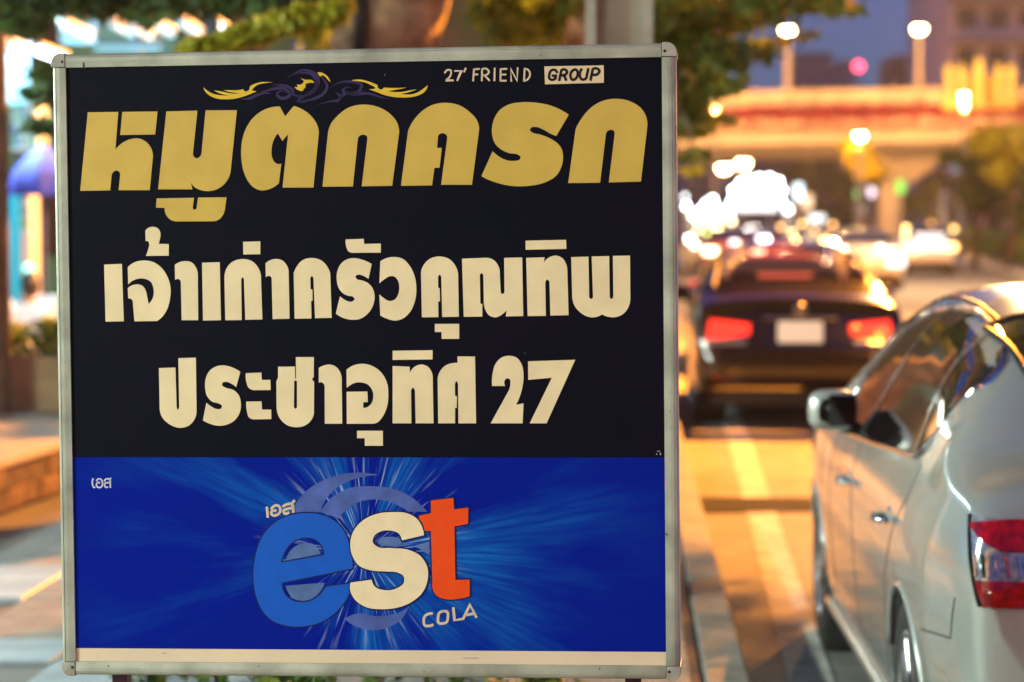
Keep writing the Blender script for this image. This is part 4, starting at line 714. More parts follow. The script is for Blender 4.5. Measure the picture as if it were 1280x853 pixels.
# ------------------------------------------------------------------ distant signs and lights
def lit_sign(px, py, wpx, hpx, Y, m, label, cat='lit sign', legs=True, name='lit_sign', group=None, frame=True):
    p = at(px, py, Y); k = 2900/Y; w, h = wpx/k, hpx/k
    t = empty(name, (p.x, Y, 0), 0, label, cat, group)
    MB().box((0, 0, p.z), (w, .18, h)).build('lit_panel', m, t, bevel=min(w, h)*.2)
    MB().box((0, .17, p.z), (w*1.05, .15, h*1.05)).build('casing', mat('sign_casing', (.08, .08, .08), .6), t)
    if legs:
        for s in (-1, 1): MB().tube([(s*w*.3, .2, 0), (s*w*.3, .2, p.z)], .06, 8).build('post', M_post, t)
    return t
W1 = glow('white_sign_glow', (.95, 1.0, 1.0), 2.0); W2 = glow('cool_white_glow', (.70, .95, 1.0), 3.2); W3_ = glow('warm_white_glow', (1.0, .90, .68), 5)
# glaring marquee: panel with a row of bulbs
Ym = 118; t = lit_sign(945, 252, 54, 24, Ym, W1, 'big glaring white lit board with round bulbs above the traffic', name='bulb_board')
for (px, py) in ((917, 238), (926, 229), (937, 225), (949, 223), (962, 223), (973, 227), (977, 238), (976, 252), (915, 252), (930, 241), (950, 238), (964, 240)):
    p = at(px, py, Ym-.4); MB().lathe([(.01, -.14), (.10, -.10), (.14, 0), (.10, .10), (.01, .14)], 12, (p.x-t.location.x, -.4, p.z)).build('bulb', glow('bulb_glow', (.9, 1, 1), 22), t, True)
lit_sign(998, 240, 10, 20, 122, W2, 'narrow cyan white lit sign just right of the glaring board')
lit_sign(985, 262, 8, 7, 100, glow('small_square_glow', (1, 1, 1), 9), 'small square white lit sign below the cyan one')
lit_sign(1021, 273, 20, 8, 98, W1, 'rounded white lit bar above the distant car lights')
lit_sign(1009, 252, 12, 18, 150, glow('peach_glow', (1, .7, .45), 1.6), 'soft peach lit shopfront between the white signs')
lit_sign(1087, 240, 13, 12, 112, glow('pink_white_glow', (1, .8, .9), 2.6), 'pinkish white round lit sign under the yellow tree')
lit_sign(1073, 243, 7, 9, 114, glow('green_glow', (.2, 1, .15), 1.8), 'small green light touching the pinkish sign')
lit_sign(1125, 234, 10, 17, 118, glow('green_sign_glow', (.25, 1, .05), 1.4), 'tall bright green lit sign on the right')
lit_sign(1168, 183, 12, 6, 150, glow('teal_glow', (.35, .8, .9), .9), 'dim teal lit sign just below the overpass')
lit_sign(1196, 205, 12, 20, 155, glow('pale_blue_glow', (.5, .75, .95), .7), 'pale blue lit panel behind the round dark tree')
lit_sign(1076, 262, 8, 8, 120, glow('grey_glow', (.9, .75, .65), .9), 'dim whitish lamp box below the pinkish sign')
STALL = ((858, 258, 5.5, 5.5, 92, 16, (.97, .97, 1)), (866, 270, 5, 5, 96, 14, (1, .98, .95)), (876, 262, 5, 5, 94, 15, (.97, .98, 1)), (883, 254, 5, 5, 98, 16, (1, 1, 1)), (891, 249, 5, 5, 100, 17, (.95, 1, 1)), (888, 264, 4.5, 4.5, 95, 13, (1, .97, .92)), (897, 259, 4.5, 4.5, 93, 12, (1, .98, .96)), (905, 264, 5, 5, 91, 14, (1, .97, .9)),
 (872, 276, 4, 4, 88, 10, (1, .95, .85)), (886, 277, 4, 4, 86, 9, (1, .92, .78)), (899, 273, 4, 4, 87, 11, (1, .95, .85)), (912, 268, 4.5, 4.5, 90, 12, (1, .97, .93)), (856, 246, 4, 4, 101, 9, (.85, .93, 1)))
for k, (px, py, w, h, Y, s, c) in enumerate(STALL):
    lit_sign(px, py, w, h, Y, glow('stall_white_%d' % k, c, s), '%s stall light left of the glaring board' % ('white light cut by the sign edge, a', 'second', 'third', 'fourth', 'fifth and topmost', 'sixth', 'seventh', 'eighth', 'yellowish low', 'warm low middle', 'warm low right', 'rightmost white', 'bluish highest edge')[k], 'stall light', name='stall_light', group='white stall lights left of the glaring board')
for k, (px, py, w, h, Y, c, s) in enumerate(((897, 284, 5, 6, 80, (1, .66, .22), 14), (915, 277, 4, 5, 84, (1, .85, .5), 12), (884, 291, 4, 4, 76, (.8, .9, .2), 9), (862, 299, 7, 7, 70, (1, .95, .9), 13), (1003, 280, 4, 4, 90, (1, .6, .15), 9), (1041, 281, 3.5, 4, 90, (1, .5, .12), 9), (926, 288, 4, 4, 86, (1, .6, .15), 10), (944, 286, 4, 5, 88, (1, .8, .5), 12), (961, 290, 4.5, 5, 84, (1, .85, .9), 12), (976, 284, 4, 4, 90, (1, .45, .1), 9), (990, 291, 4, 4, 86, (1, .7, .25), 11), (872, 288, 4, 4, 84, (1, .8, .4), 11), (907, 293, 4, 4, 78, (1, .5, .15), 9), (950, 299, 4, 6, 74, (1, .9, 1), 10), (1018, 289, 3.5, 3.5, 94, (1, .5, .1), 9))):
    lit_sign(px, py, w, h, Y, glow('kerb_light_%d' % k, c, s), ['yellow white stall lamp below the stall lights', 'small warm stall lamp under the glaring board', 'greenish yellow stall lamp near the road', 'big white headlight like stall lamp beside the sign edge', 'small orange stall lamp right of the car lights', 'small orange stall lamp above the dark roofed car', 'orange lamp below the left half of the glaring board', 'pale yellow lamp below the middle of the glaring board', 'pinkish white lamp above the roof of the black saloon', 'deep orange lamp below the right half of the glaring board', 'yellow lamp above the right part of the black saloon roof', 'pale yellow lamp beside the sign edge', 'orange lamp just above the left of the black saloon roof', 'lowest pinkish lamp over the black saloon roof', 'small orange lamp between the white bar and the dark roofed car'][k], 'stall lamp', name='stall_lamp', group='small stall lamps by the road')
light('stall_glow', at(925, 262, 96), (1, .97, .92), 1500, .8, None)
bpy.data.objects['stall_glow'].parent = t
bpy.data.objects['stall_glow'].location = (at(925, 262, 96).x-t.location.x, 96-t.location.y, at(925, 262, 96).z)

# ------------------------------------------------------------------ cars
class Prof:
    def __init__(s, keys, sm=.05):
        ks = np.array(keys, float); s.x = np.linspace(ks[0, 0], ks[-1, 0], 1200); y = np.interp(s.x, ks[:, 0], ks[:, 1])
        w = max(1, int(sm/(s.x[1]-s.x[0]))); ker = np.ones(w)/w
        for _ in range(2):
            yp = np.pad(y, (w, w), 'edge'); ys = np.convolve(yp, ker, 'same')[w:-w]
            y = ys
        s.y = y
    def __call__(s, v): return float(np.interp(v, s.x, s.y))
class Body:
    def __init__(s, P):
        s.P = P; s.L = P['L']; s.top = Prof(P['top'], .06); s.sh = Prof(P['sh'], .06); s.w = Prof(P['w'], .04); s.bot = Prof(P['bot'], .05)
        s.cache = {}
        s.side = Prof([(0, .86), (.15, .90), (.25, .955), (.4, .978), (.55, .992), (.68, 1.0), (.78, .998), (.86, .985), (.93, .955), (1.02, .915), (1.2, .88)], .06)
    def zb(s, y, arch=True):
        z = s.bot(y)
        if arch:
            for yc in s.P['axles']:
                d = s.P['ar']**2-(y-yc)**2
                if d > 0: z = max(z, s.P['az']+math.sqrt(d))
        return z
    def ring(s, y):
        k = round(y, 4)
        if k in s.cache: return s.cache[k]
        w = s.w(y); zt_ = s.top(y); zs = min(s.sh(y), zt_-.03); zb = s.bot(y); pts = []
        for i in range(15):
            z = zb+(zs-zb)*i/14; pts.append((w*s.side(z), z))
        xs_ = pts[-1][0]; h = zt_-zs; gh = min(1, max(0, (h-.12)/.14)); gh = gh*gh*(3-2*gh); n = 2.3+2.9*gh; tum = .46*gh*h/xs_
        for i in range(1, 17):
            th = PI/2*i/16; cx = max(0, math.cos(th))**(2/n); sz = math.sin(th)**(2/n); pts.append((xs_*(1-tum*sz)*cx, zs+h*sz))
        pts[-1] = (0, zt_)
        s.cache[k] = pts; return pts
    def xat(s, y, z):
        r_ = s.ring(y); zs = [p[1] for p in r_]; 
        if z <= zs[0]: return r_[0][0]
        return float(np.interp(z, zs, [p[0] for p in r_]))
    def zat(s, y, x):
        r_ = s.ring(y)[14:][::-1]; return float(np.interp(abs(x), [p[0] for p in r_], [p[1] for p in r_]))
    def inside(s, x, y, z):
        if y < 0 or y > s.L: return False
        yk = round(y*250)/250
        r_ = s.ring(yk); return r_[0][1] < z < r_[-1][1] and abs(x) < s.xat(yk, z)
    def polar(s, phi, z, off=0, c=.9, front=False):
        dx, dy = -math.cos(phi), -math.sin(phi)
        if front: c = s.L-c; dy = -dy
        lo, hi = 0, 1.6
        for _ in range(16):
            mid = (lo+hi)/2
            if s.inside(dx*mid, c+dy*mid, z): lo = mid
            else: hi = mid
        return (dx*(lo+off), c+dy*(lo+off), z)
def sides(m2):  # mirrored copy of vertices
    return [(-v[0], v[1], v[2]) for v in m2.v]
def sedan(P, loc, yaw, label, M, group=None, detail=2, cat='car', name='parked_car'):
    B = Body(P); t = empty(name, loc, yaw, label, cat, group); Lc = P['L']
    ys = sorted(set([0, .012, .03, .05, .07, .09, .12, .16, .2] + [round(v, 3) for v in np.arange(.25, Lc-.2, .06 if detail == 2 else .15)] + [Lc-.2, Lc-.15, Lc-.1, Lc-.06, Lc-.03, Lc-.01, Lc] +
        [round(yc+P['ar']*math.cos(a)*.9999, 4) for yc in P['axles'] for a in np.linspace(0, PI, 17 if detail == 2 else 9)]))
    m = MB(); rows = []
    for y in ys:
        r_ = B.ring(y); zb = B.zb(y); pts = []
        for x, z in r_[:15]:
            zz = zb+(z-r_[0][1])*(r_[14][1]-zb)/(r_[14][1]-r_[0][1]); pts.append((B.xat(y, zz), zz))
        pts += r_[15:]
        inn = (pts[0][0]-.09, pts[0][1])
        rows.append([(-inn[0], y, inn[1]), ] + [(-x, y, z) for x, z in pts] + [(x, y, z) for x, z in pts[-2::-1]] + [(inn[0], y, inn[1])])
    m.grid(rows); n = len(rows[0]); m.f += [tuple(range(n)), tuple(range(len(m.v)-n, len(m.v)))[::-1]]
    body = m.build('body', M['paint'], t, True)
    wn_ = body.modifiers.new('weighted', 'WEIGHTED_NORMAL')
    MB().box((0, Lc/2, .24), (B.w(Lc/2)*1.62, Lc*.9, .12)).build('underbody', M['black'], t)
    for yc in P['axles']:
        for s in (-1, 1):
            MB().lathe([(.05, -.14), (P['ar']+.02, -.14), (P['ar']+.02, .13), ], 24, (s*(B.w(yc)*.98-.16), yc, P['az']), 'x').build('wheel_well', M['black'], t, True)
    R_ = P['wr']
    wheel = None
    for yc in P['axles']:
        for s in (-1, 1):
            x = s*(B.w(yc)-.125)
            if wheel is None:
                wheel = MB().lathe([(R_*.66, -.09), (R_*.74, -.105), (R_*.93, -.10), (R_*.99, -.07), (R_, 0), (R_*.99, .07), (R_*.93, .10), (R_*.74, .105), (R_*.66, .09)], 36, (0, 0, 0), 'x').build('wheel', M['tyre'], t, True)
                rm = MB(); rm.lathe([(R_*.67, -.09), (R_*.67, -.098), (R_*.62, -.10), (R_*.60, -.03), (R_*.60, .06)], 36, (0, 0, 0), 'x')
                for k in range(10):
                    a = 2*PI*k/10+(.12 if k % 2 else -.12); ca, sa = math.cos(a), math.sin(a); w_ = .018
                    q = [(-.085, R_*.12*ca-w_*sa, R_*.12*sa+w_*ca), (-.085, R_*.12*ca+w_*sa, R_*.12*sa-w_*ca), (-.092, R_*.62*ca+w_*sa, R_*.62*sa-w_*ca), (-.092, R_*.62*ca-w_*sa, R_*.62*sa+w_*ca)]
                    rm.add(q+[(v[0]+.03, v[1], v[2]) for v in q], [(0, 1, 2, 3), (7, 6, 5, 4), (0, 3, 7, 4), (1, 5, 6, 2)])
                rm.lathe([(.001, -.095), (.05, -.093), (.06, -.08), (.06, -.04)], 16, (0, 0, 0), 'x'); rm.build('rim', M['rim'], wheel, True)
                MB().lathe([(.001, -.035), (R_*.5, -.035)], 24, (0, 0, 0), 'x').build('brake_disc', M['disc'], wheel)
                wo = wheel
            else: wo = copy_tree(wheel, t)
            wo.location = (x, yc, R_); wo.rotation_euler = (random.uniform(0, 6), 0, 0 if s < 0 else PI)
    def patch(name_, rows_, mm, mirror=True, parent=t, **k):
        q = MB().grid(rows_); 
        o = q.build(name_, mm, parent, True, **k)
        if mirror: q2 = MB().grid([[(-a, b_, c) for a, b_, c in r_] for r_ in rows_]); q2.build(name_, mm, parent, True)
        return o
    # side glass: three panes each side
    lo, hi = P['glo'], P['ghi']
    glo = lambda y: float(np.interp(y, [a for a, b_ in lo], [b_ for a, b_ in lo])); ghi = Prof(hi, .08)
    def sidept(y, z, off): return (-(B.xat(y, z)+off), y, z)
    for a, b_ in P['panes']:
        rows_ = []
        for q in np.linspace(0, 1, 18):
            row = []
            for u in np.linspace(0, 1, 10):
                ya_, yb2 = a[0]+(a[1]-a[0])*u, b_[0]+(b_[1]-b_[0])*u; y = ya_+(yb2-ya_)*q; z0, z1 = glo(y), max(glo(y)+.002, ghi(y)); row.append(sidept(y, z0+(z1-z0)*u, .004))
            rows_.append(row)
        patch('side_window', rows_, M['glass'])
    ya, yb = P['panes'][0][0][0], P['panes'][-1][1][0]
    for s in (1, -1):
        if detail < 2 and s < 0: break
        pts = [sidept(y, glo(y), .005) for y in np.linspace(ya, yb, 24)] + [sidept(y, max(glo(y), ghi(y)), .005) for y in np.linspace(yb, ya, 40)] + [sidept(ya, glo(ya), .005)]
        pts = [(p_[0]*s, p_[1], p_[2]) for p_ in pts]
        MB().tube(pts, .0095, 6, False).build('window_trim', M['chrome'], t, True)
    for yb_ in P['pillars']:
        ww = P.get('pw', .03)
        def pil(u, dw):
            y = yb_[0]+(yb_[1]-yb_[0])*u+dw; return sidept(y, glo(y)+(ghi(y)-glo(y))*u, .007)
        patch('door_pillar', [[pil(u, dw) for u in np.linspace(0, 1, 12)] for dw in (-ww, -ww/2, 0, ww/2, ww)], M['pillar'])
    # rear screen, windscreen
    for nm_, (y0, y1), fr in (('rear_window', P['rear_glass'], .86), ('windscreen', P['front_glass'], .88)):
        rows_ = []
        for y in np.linspace(y0, y1, 14):
            u_ = (y-y0)/(y1-y0); xm = [p_ for p_ in B.ring(y)]; hw = B.xat(y, B.sh(y)+(B.top(y)-B.sh(y))*.55)*fr
            if nm_ == 'rear_window' and P.get('rgw'): hw = P['rgw'][0]+(P['rgw'][1]-P['rgw'][0])*u_
            rows_.append([(x, y, B.zat(y, x)+.006) for x in np.linspace(-hw, hw, 15)])
        patch(nm_, rows_, M['glass'], False)
        e = [rows_[i][0] for i in range(14)] + rows_[-1][1:] + [rows_[i][-1] for i in range(12, -1, -1)] + rows_[0][-2::-1]
        MB().tube(e, .012, 6, False).build('window_seal', M['black'], t, True)
    # seams
    if detail == 2:
        for s in (1, -1):
            for line in P['seams']:
                sm_ = MB()
                pts = [Vector(sidept(y, z, .0)) for y, z in line]; pts = [Vector((p_.x*s, p_.y, p_.z)) for p_ in pts]
                dense = []
                for a, b_ in zip(line[:-1], line[1:]):
                    for u in np.linspace(0, 1, 8, endpoint=False): y = a[0]+(b_[0]-a[0])*u; z = a[1]+(b_[1]-a[1])*u; q = sidept(y, z, -.0015); dense.append((q[0]*s, q[1], q[2]))
                q = sidept(*line[-1], -.0015); dense.append((q[0]*s, q[1], q[2])); sm_.tube(dense, .0035, 5)
                sm_.build('door_seam', M['seam'], t, True)
            # handles
            for hy, hz in P['handles']:
                x = B.xat(hy, hz); h_ = MB(); h_.tube([(-(x-.01)*s, hy-.10, hz+.005), (-(x+.032)*s, hy-.085, hz+.004), (-(x+.040)*s, hy, hz), (-(x+.032)*s, hy+.085, hz-.002), (-(x-.01)*s, hy+.10, hz-.003)], [.008, .010, .011, .010, .008], 10)
                h_.build('door_handle', M['chrome'], t, True)
                MB().lathe([(.001, -.001), (.035, 0), (.038, .002)], 16, (-(x)*s, hy, hz), 'x').build('handle_cup', M['paint'], t, True)
            sk = MB(); y0, y1 = P['axles'][0]+P['ar'], P['axles'][1]-P['ar']
            pts = [(-(B.xat(y, .235)+.004)*s, y, .225) for y in np.linspace(y0, y1, 20)]; sk.tube(pts, .028, 8); sk.build('side_sill', M['paint'], t, True)
            for yc in P['axles']:
                lipr = MB(); pts = []
                for a in np.linspace(.12*PI, .9*PI, 20):
                    y = yc+P['ar']*math.cos(a); z = P['az']+P['ar']*math.sin(a)
                    pts.append((-(B.xat(y, z)-.004)*s, y, z))
                lipr.tube(pts, .010, 6)
                lipr.build('arch_lip', M['paint'], t, True)
    # mirrors
    for s in (1, -1):
        my, mz = P['mirror']; x = B.xat(my, mz-.03)
        mm = MB(); rows_ = []
        for i, y in enumerate(np.linspace(0, 1, 9)):
            rr_ = math.sin(PI*min(1, (y*.62+.38)))**.5 if y > .12 else .62
            r1 = [.62, .98, 1, .98, .93, .84, .7, .5, .12][i]; row = []
            for k in range(20):
                a = 2*PI*k/20; cx = abs(math.cos(a))**.6*math.copysign(1, math.cos(a)); sz = abs(math.sin(a))**.6*math.copysign(1, math.sin(a))
                row.append((-(x+.105+cx*.088*r1)*s, my-.02+y*.13, mz+sz*.072*r1))
            row.append(row[0]); rows_.append(row)
        mm.grid(rows_); mi = mm.build('mirror', M['mirror_shell'], t, True)
        g_ = MB(); g_.box((-(x+.075)*s, my-.022, mz), (.095, .006, .112)); g_.build('mirror_glass', M['mirror_glass'], mi, bevel=.004)
        MB().tube([(-(x-.02)*s, my+.05, mz-.075), (-(x+.07)*s, my+.05, mz-.06)], [.03, .022], 10).build('mirror_stalk', M['black'], mi, True)
    return t, B, patch
def lamp_patch(B, ph0, ph1, z0, z1, off, n=10, nz=6, skew=None, front=False):
    rows_ = []
    for u in np.linspace(0, 1, n):
        row = []
        for v in np.linspace(0, 1, nz):
            za, zb_ = (z0(u), z1(u)) if callable(z0) else (z0, z1); z = za+(zb_-za)*v
            pa = ph0+(skew(z) if skew else 0); bulge = off*(1+.0*u)
            row.append(B.polar(pa+(ph1-pa)*u, z, bulge, front=front))
        rows_.append(row)
    return rows_
def carmats(tag_, paint, metal, rough=.28, pillar=None, glasscol=(.012, .014, .016)):
    return dict(paint=mat(tag_+'_paint', paint, rough, metal, 1.0), black=mat('black_trim', (.012, .012, .012), .5), tyre=mat('tyre_rubber', (.018, .018, .018), .75, bump=.2),
        rim=mat('alloy_rim', (.55, .55, .56), .3, .85), disc=mat('brake_steel', (.12, .11, .1), .5, .7), glass=mat('dark_glass', glasscol, .04, 0, 1.0, spec=.8), chrome=mat('chrome', (.75, .76, .78), .12, 1.0),
        pillar=pillar or mat('black_trim', (.012, .012, .012), .5), seam=mat('seam_black', (.02, .02, .02), .9), mirror_shell=mat(tag_+'_paint', paint, rough, metal, 1.0), mirror_glass=mat('mirror_dark', (.10, .11, .13), .05, 1.0))
P1 = dict(L=4.6, ar=.355, az=.30, wr=.315, axles=(.95, 3.67),
    top=[(0, .58), (.03, .66), (.06, .82), (.10, 1.0), (.2, 1.065), (.45, 1.10), (.62, 1.15), (.85, 1.255), (1.1, 1.355), (1.45, 1.43), (1.8, 1.475), (2.2, 1.492), (2.6, 1.475), (2.95, 1.40), (3.3, 1.22), (3.6, 1.04), (3.75, .985), (4.05, .93), (4.3, .86), (4.48, .76), (4.56, .62), (4.6, .48)],
    sh=[(0, .46), (.04, .60), (.10, .88), (.25, .955), (.6, .985), (1.1, .985), (1.8, .965), (2.6, .935), (3.4, .90), (3.8, .86), (4.2, .76), (4.45, .62), (4.6, .44)],
    w=[(0, .60), (.03, .72), (.08, .79), (.2, .835), (.5, .868), (1, .88), (3.6, .88), (4.0, .86), (4.3, .80), (4.48, .66), (4.56, .52), (4.6, .38)],
    bot=[(0, .42), (.05, .30), (.15, .24), (.5, .21), (4.1, .20), (4.45, .22), (4.55, .3), (4.6, .4)],
    glo=[(.93, 1.22), (1.03, 1.03), (1.08, 1.012), (2.0, .965), (2.75, .935), (3.15, .925)],
    ghi=[(.90, 1.22), (1.0, 1.285), (1.15, 1.335), (1.4, 1.38), (1.7, 1.41), (2.0, 1.415), (2.35, 1.395), (2.65, 1.30), (2.9, 1.15), (3.15, .93)],
    panes=(((.93, .93), (1.13, 1.33)), ((1.17, 1.37), (2.33, 2.07)), ((2.37, 2.11), (2.98, 2.98))), pillars=((1.15, 1.35), (2.35, 2.09)), pw=.026,
    rear_glass=(.52, 1.42), rgw=(.50, .565), front_glass=(2.72, 3.62),
    seams=[[(2.32, .95), (2.22, .7), (2.16, .30)], [(2.16, .28), (1.32, .28)], [(.98, 1.0), (1.0, .9), (1.14, .78), (1.30, .62), (1.34, .45), (1.33, .28)], [(2.95, .93), (3.0, .7), (2.98, .3)], [(2.98, .28), (2.2, .28)], [(.20, .745), (.235, .635), (.57, .60)], [(3.3, .88), (3.32, .67)]],
    handles=((1.28, .81), (2.36, .80)), mirror=(2.52, 1.03))
Mw = carmats('pearl_white', (.50, .53, .49), .35, .26, mat('glossy_grey_pillar', (.28, .33, .36), .15, .6, 1.0))
th = math.atan(.040); sx_at = lambda Y: 1.10+(Y-6.5)*.04
Yr = 5.60; cxw = sx_at(Yr)+.88
wcar, WB, wpatch = sedan(P1, (cxw+.0, Yr, 0), -th, 'pearl white saloon parked at the kerb on the right, nearest the camera', Mw)
WB.polar(.5, .8)
M_red = mat('red_tail_lens', (.42, .006, .008), .12, 0, 1.0, noise=.5, nscale=40); M_clear = mat('clear_lamp_lens', (.55, .56, .55), .10, .55, 1.0, noise=.5, nscale=60)
sk = lambda z: R(41)+R(6)*(1-min(1, max(0, (z-.73)/.25)))
for s in (1, -1):
    hous = MB().grid([[(a*s, b_, c) for a, b_, c in r_] for r_ in lamp_patch(WB, 0, R(66), .742, .955, .004, 16, 8, sk)]).build('tail_light', M_clear, wcar, True)
    top_z0 = lambda u: .905-.02*u; top_z1 = lambda u: .962+.018*math.sin(min(1, u*2.2)*PI/2)
    def bulg(rows_, extra): return rows_
    for nm_, z0, z1, off, mm in (('red_lens', lambda u: .932-.055*min(1, u*5), lambda u: .940+.016*min(1, u*4), .012, M_red), ('clear_lens', lambda u: .805, lambda u: .932-.058*min(1, u*5), .007, M_clear), ('red_lens', lambda u: .742, lambda u: .807, .011, M_red)):
        rows_ = lamp_patch(WB, 0, R(66), z0, z1, off, 16, 6, sk); MB().grid([[(a*s, b_, c) for a, b_, c in r_] for r_ in rows_]).build(nm_, mm, hous, True)
    MB().tube([(a[0]*s, a[1], a[2]) for a in [WB.polar(sk(z)+(-.012), z, .003) for z in np.linspace(.742, .955, 12)]], .006, 6).build('lamp_gasket', Mw['seam'], hous)
    for k in range(15):   # chrome reflector ribs inside the clear lens
        u = .05+k*.06; ph = sk(.85)+(R(66)-sk(.85))*u; a = WB.polar(ph, .815, .010); b_ = WB.polar(ph-.012, .870, .010)
        MB().tube([(a[0]*s, a[1], a[2]), (b_[0]*s, b_[1], b_[2])], .0036, 5).build('reflector_rib', [Mw['chrome'], Mw['seam'], Mw['chrome'], M_red][k % 4], hous)
MB().box((0, -.012, .80), (.36, .012, .15)).build('number_plate', mat('plate_white', (.7, .7, .66), .4), wcar, bevel=.003)
MB().tube([(-.40, .055, .885), (0, .035, .89), (.40, .055, .885)], .014, 8).build('boot_trim', Mw['chrome'], wcar, True)
hd_ = [lamp_patch(WB, R(38), R(70), .60, .72, .006, 10, 5, None, True)]
for s in (1, -1): MB().grid([[(a*s, b_, c) for a, b_, c in r_] for r_ in hd_[0]]).build('headlight', M_clear, wcar, True)
# rear spoiler edge of the roof moulding
for s in (1, -1):
    MB().tube([(s*.52, y, WB.zat(y, .52)+.004) for y in np.linspace(1.45, 2.9, 16)], .008, 6, False).build('roof_moulding', Mw['black'], wcar, True)

# black car ahead
P2 = dict(P1); P2.update(L=4.5, top=[(0, .56), (.03, .70), (.06, .90), (.10, 1.02), (.25, 1.06), (.55, 1.075), (.72, 1.10), (1.0, 1.22), (1.35, 1.36), (1.7, 1.435), (2.1, 1.455), (2.6, 1.43), (2.9, 1.34), (3.25, 1.17), (3.6, 1.0), (3.9, .94), (4.2, .86), (4.4, .74), (4.46, .6), (4.5, .46)],
    sh=[(0, .44), (.04, .62), (.10, .90), (.25, .95), (1, .96), (2.6, .93), (3.4, .88), (3.8, .83), (4.2, .7), (4.5, .42)],
    w=[(0, .70), (.03, .79), (.08, .835), (.2, .86), (.5, .875), (1, .88), (3.5, .88), (4.0, .84), (4.3, .74), (4.46, .55), (4.5, .42)],
    glo=[(.85, 1.10), (1.05, 1.0), (2.9, .94)], ghi=[(.85, 1.12), (1.2, 1.29), (1.6, 1.37), (2.0, 1.39), (2.4, 1.36), (2.7, 1.22), (3.0, .95)], panes=(((.95, .95), (1.2, 1.2)), ((1.22, 1.22), (1.9, 1.9)), ((1.93, 1.93), (2.85, 2.85))), pillars=((1.21, 1.21), (1.915, 1.915)),
    rear_glass=(.78, 1.56), rgw=None, front_glass=(2.6, 3.45), seams=P1['seams'][:3], axles=(.92, 3.55), mirror=(2.55, 1.0))
Mb = carmats('black', (.010, .003, .005), .1, .2)
bcar, BB, bp_ = sedan(P2, (at(1001, 275, 18.7).x, 18.7, 0), -.06, 'glossy black saloon with glowing red tail lights stopped ahead of the white car', Mb)
M_tl = mat('lit_red_lens', (.4, .01, .01), .2, 0, 1, emit=(1, .03, .015), estr=2.6, noise=.4, nscale=20)
M_tl.cycles.emission_sampling = 'NONE'
for s in (1, -1):
    h_ = MB().grid([[(a*s, b_, c) for a, b_, c in r_] for r_ in lamp_patch(BB, R(49), R(65), lambda u: .70+.045*u, lambda u: .865-.035*u, .008, 14, 6)]).build('tail_light', M_tl, bcar, True)
    MB().grid([[(a*s, b_, c) for a, b_, c in r_] for r_ in lamp_patch(BB, R(44), R(64), .665, .71, .011, 10, 4)]).build('clear_lens', M_clear, h_, True)
    for yy in (.30, .42): pass
    for k, (x, z) in enumerate(((.62, .42),)): MB().box((s*x, -.004, z), (.16, .012, .04)).build('reflector', M_red, bcar)
MB().box((0, -.018, .77), (.36, .014, .165)).build('number_plate', mat('plate_lit', (.75, .70, .58), .4, emit=(1, .85, .6), estr=.45), bcar, bevel=.003)
MB().tube([(-.3, -.006, .875), (.3, -.006, .875)], .014, 8).build('boot_trim', Mb['chrome'], bcar)
MB().lathe([(.001, -.014), (.05, -.012), (.055, -.002)], 18, (0, 0.02, .94), 'y').build('badge', Mb['chrome'], bcar)
bcar.scale = (1, 1, 1.035)
def bumper(Bd, t_, m_):
    MB().grid([[Bd.polar(R(p_), z, .022) for p_ in np.linspace(25, 155, 26)] for z in (.34, .37, .44, .50, .53)]).build('bumper', m_, t_, True)
bumper(BB, bcar, Mb['paint']); 
def cut_holes(body_, Bd, spans):
    b = bmesh.new(); b.from_mesh(body_.data); dead = []
    for f in b.faces:
        c = f.calc_center_median()
        for y0, y1, fr in spans:
            if y0 < c.y < y1 and abs(c.x) < Bd.xat(c.y, Bd.sh(c.y)+(Bd.top(c.y)-Bd.sh(c.y))*.55)*fr and c.z > Bd.sh(c.y)+.02: dead.append(f)
    bmesh.ops.delete(b, geom=list(set(dead)), context='FACES'); b.to_mesh(body_.data); b.free()
cut_holes([c for c in bcar.children if c.name.startswith('body')][0], BB, ((.84, 1.50, .80), (2.66, 3.38, .82)))
for (x_, y_, w__) in ((-.36, 2.15, .46), (.36, 2.15, .46)):
    MB().box((x_, y_, .72), (w__, .14, .62)).build('front_seat', Mb['black'], bcar, bevel=.04); MB().box((x_, y_, 1.10), (.24, .09, .17)).build('headrest', Mb['black'], bcar, bevel=.03)
MB().box((0, 1.25, .70), (1.25, .16, .50)).build('rear_bench', Mb['black'], bcar, bevel=.04)
for x_ in (-.38, .38): MB().box((x_, 1.22, 1.0), (.24, .08, .13)).build('headrest', Mb['black'], bcar, bevel=.03)
MB().tube([(-.52, 1.60, BB.zat(1.6, .52)+.004), (-.2, 1.60, BB.zat(1.6, .2)+.006), (.12, 1.60, BB.zat(1.6, .12)+.006)], .013, 6).build('roof_red_sheen', glow('roof_sheen_glow', (1, .02, .03), 2.2), bcar)  # glowing strip added for the red reflection along the roof edge
gm = bpy.data.materials.new('tinted_see_through_glass'); gm.use_nodes = True; nt = gm.node_tree; pb = nt.nodes['Principled BSDF']
pb.inputs['Base Color'].default_value = (.012, .01, .012, 1); pb.inputs['Roughness'].default_value = .05; trn = nt.nodes.new('ShaderNodeBsdfTransparent'); trn.inputs[0].default_value = (.8, .72, .72, 1)
mxs = nt.nodes.new('ShaderNodeMixShader'); mxs.inputs[0].default_value = .8; nt.links.new(pb.outputs[0], mxs.inputs[1]); nt.links.new(trn.outputs[0], mxs.inputs[2]); nt.links.new(mxs.outputs[0], nt.nodes['Material Output'].inputs[0])
for ch in bcar.children:
    if ch.name.split('.')[0] in ('rear_window', 'windscreen'): ch.data.materials[0] = gm
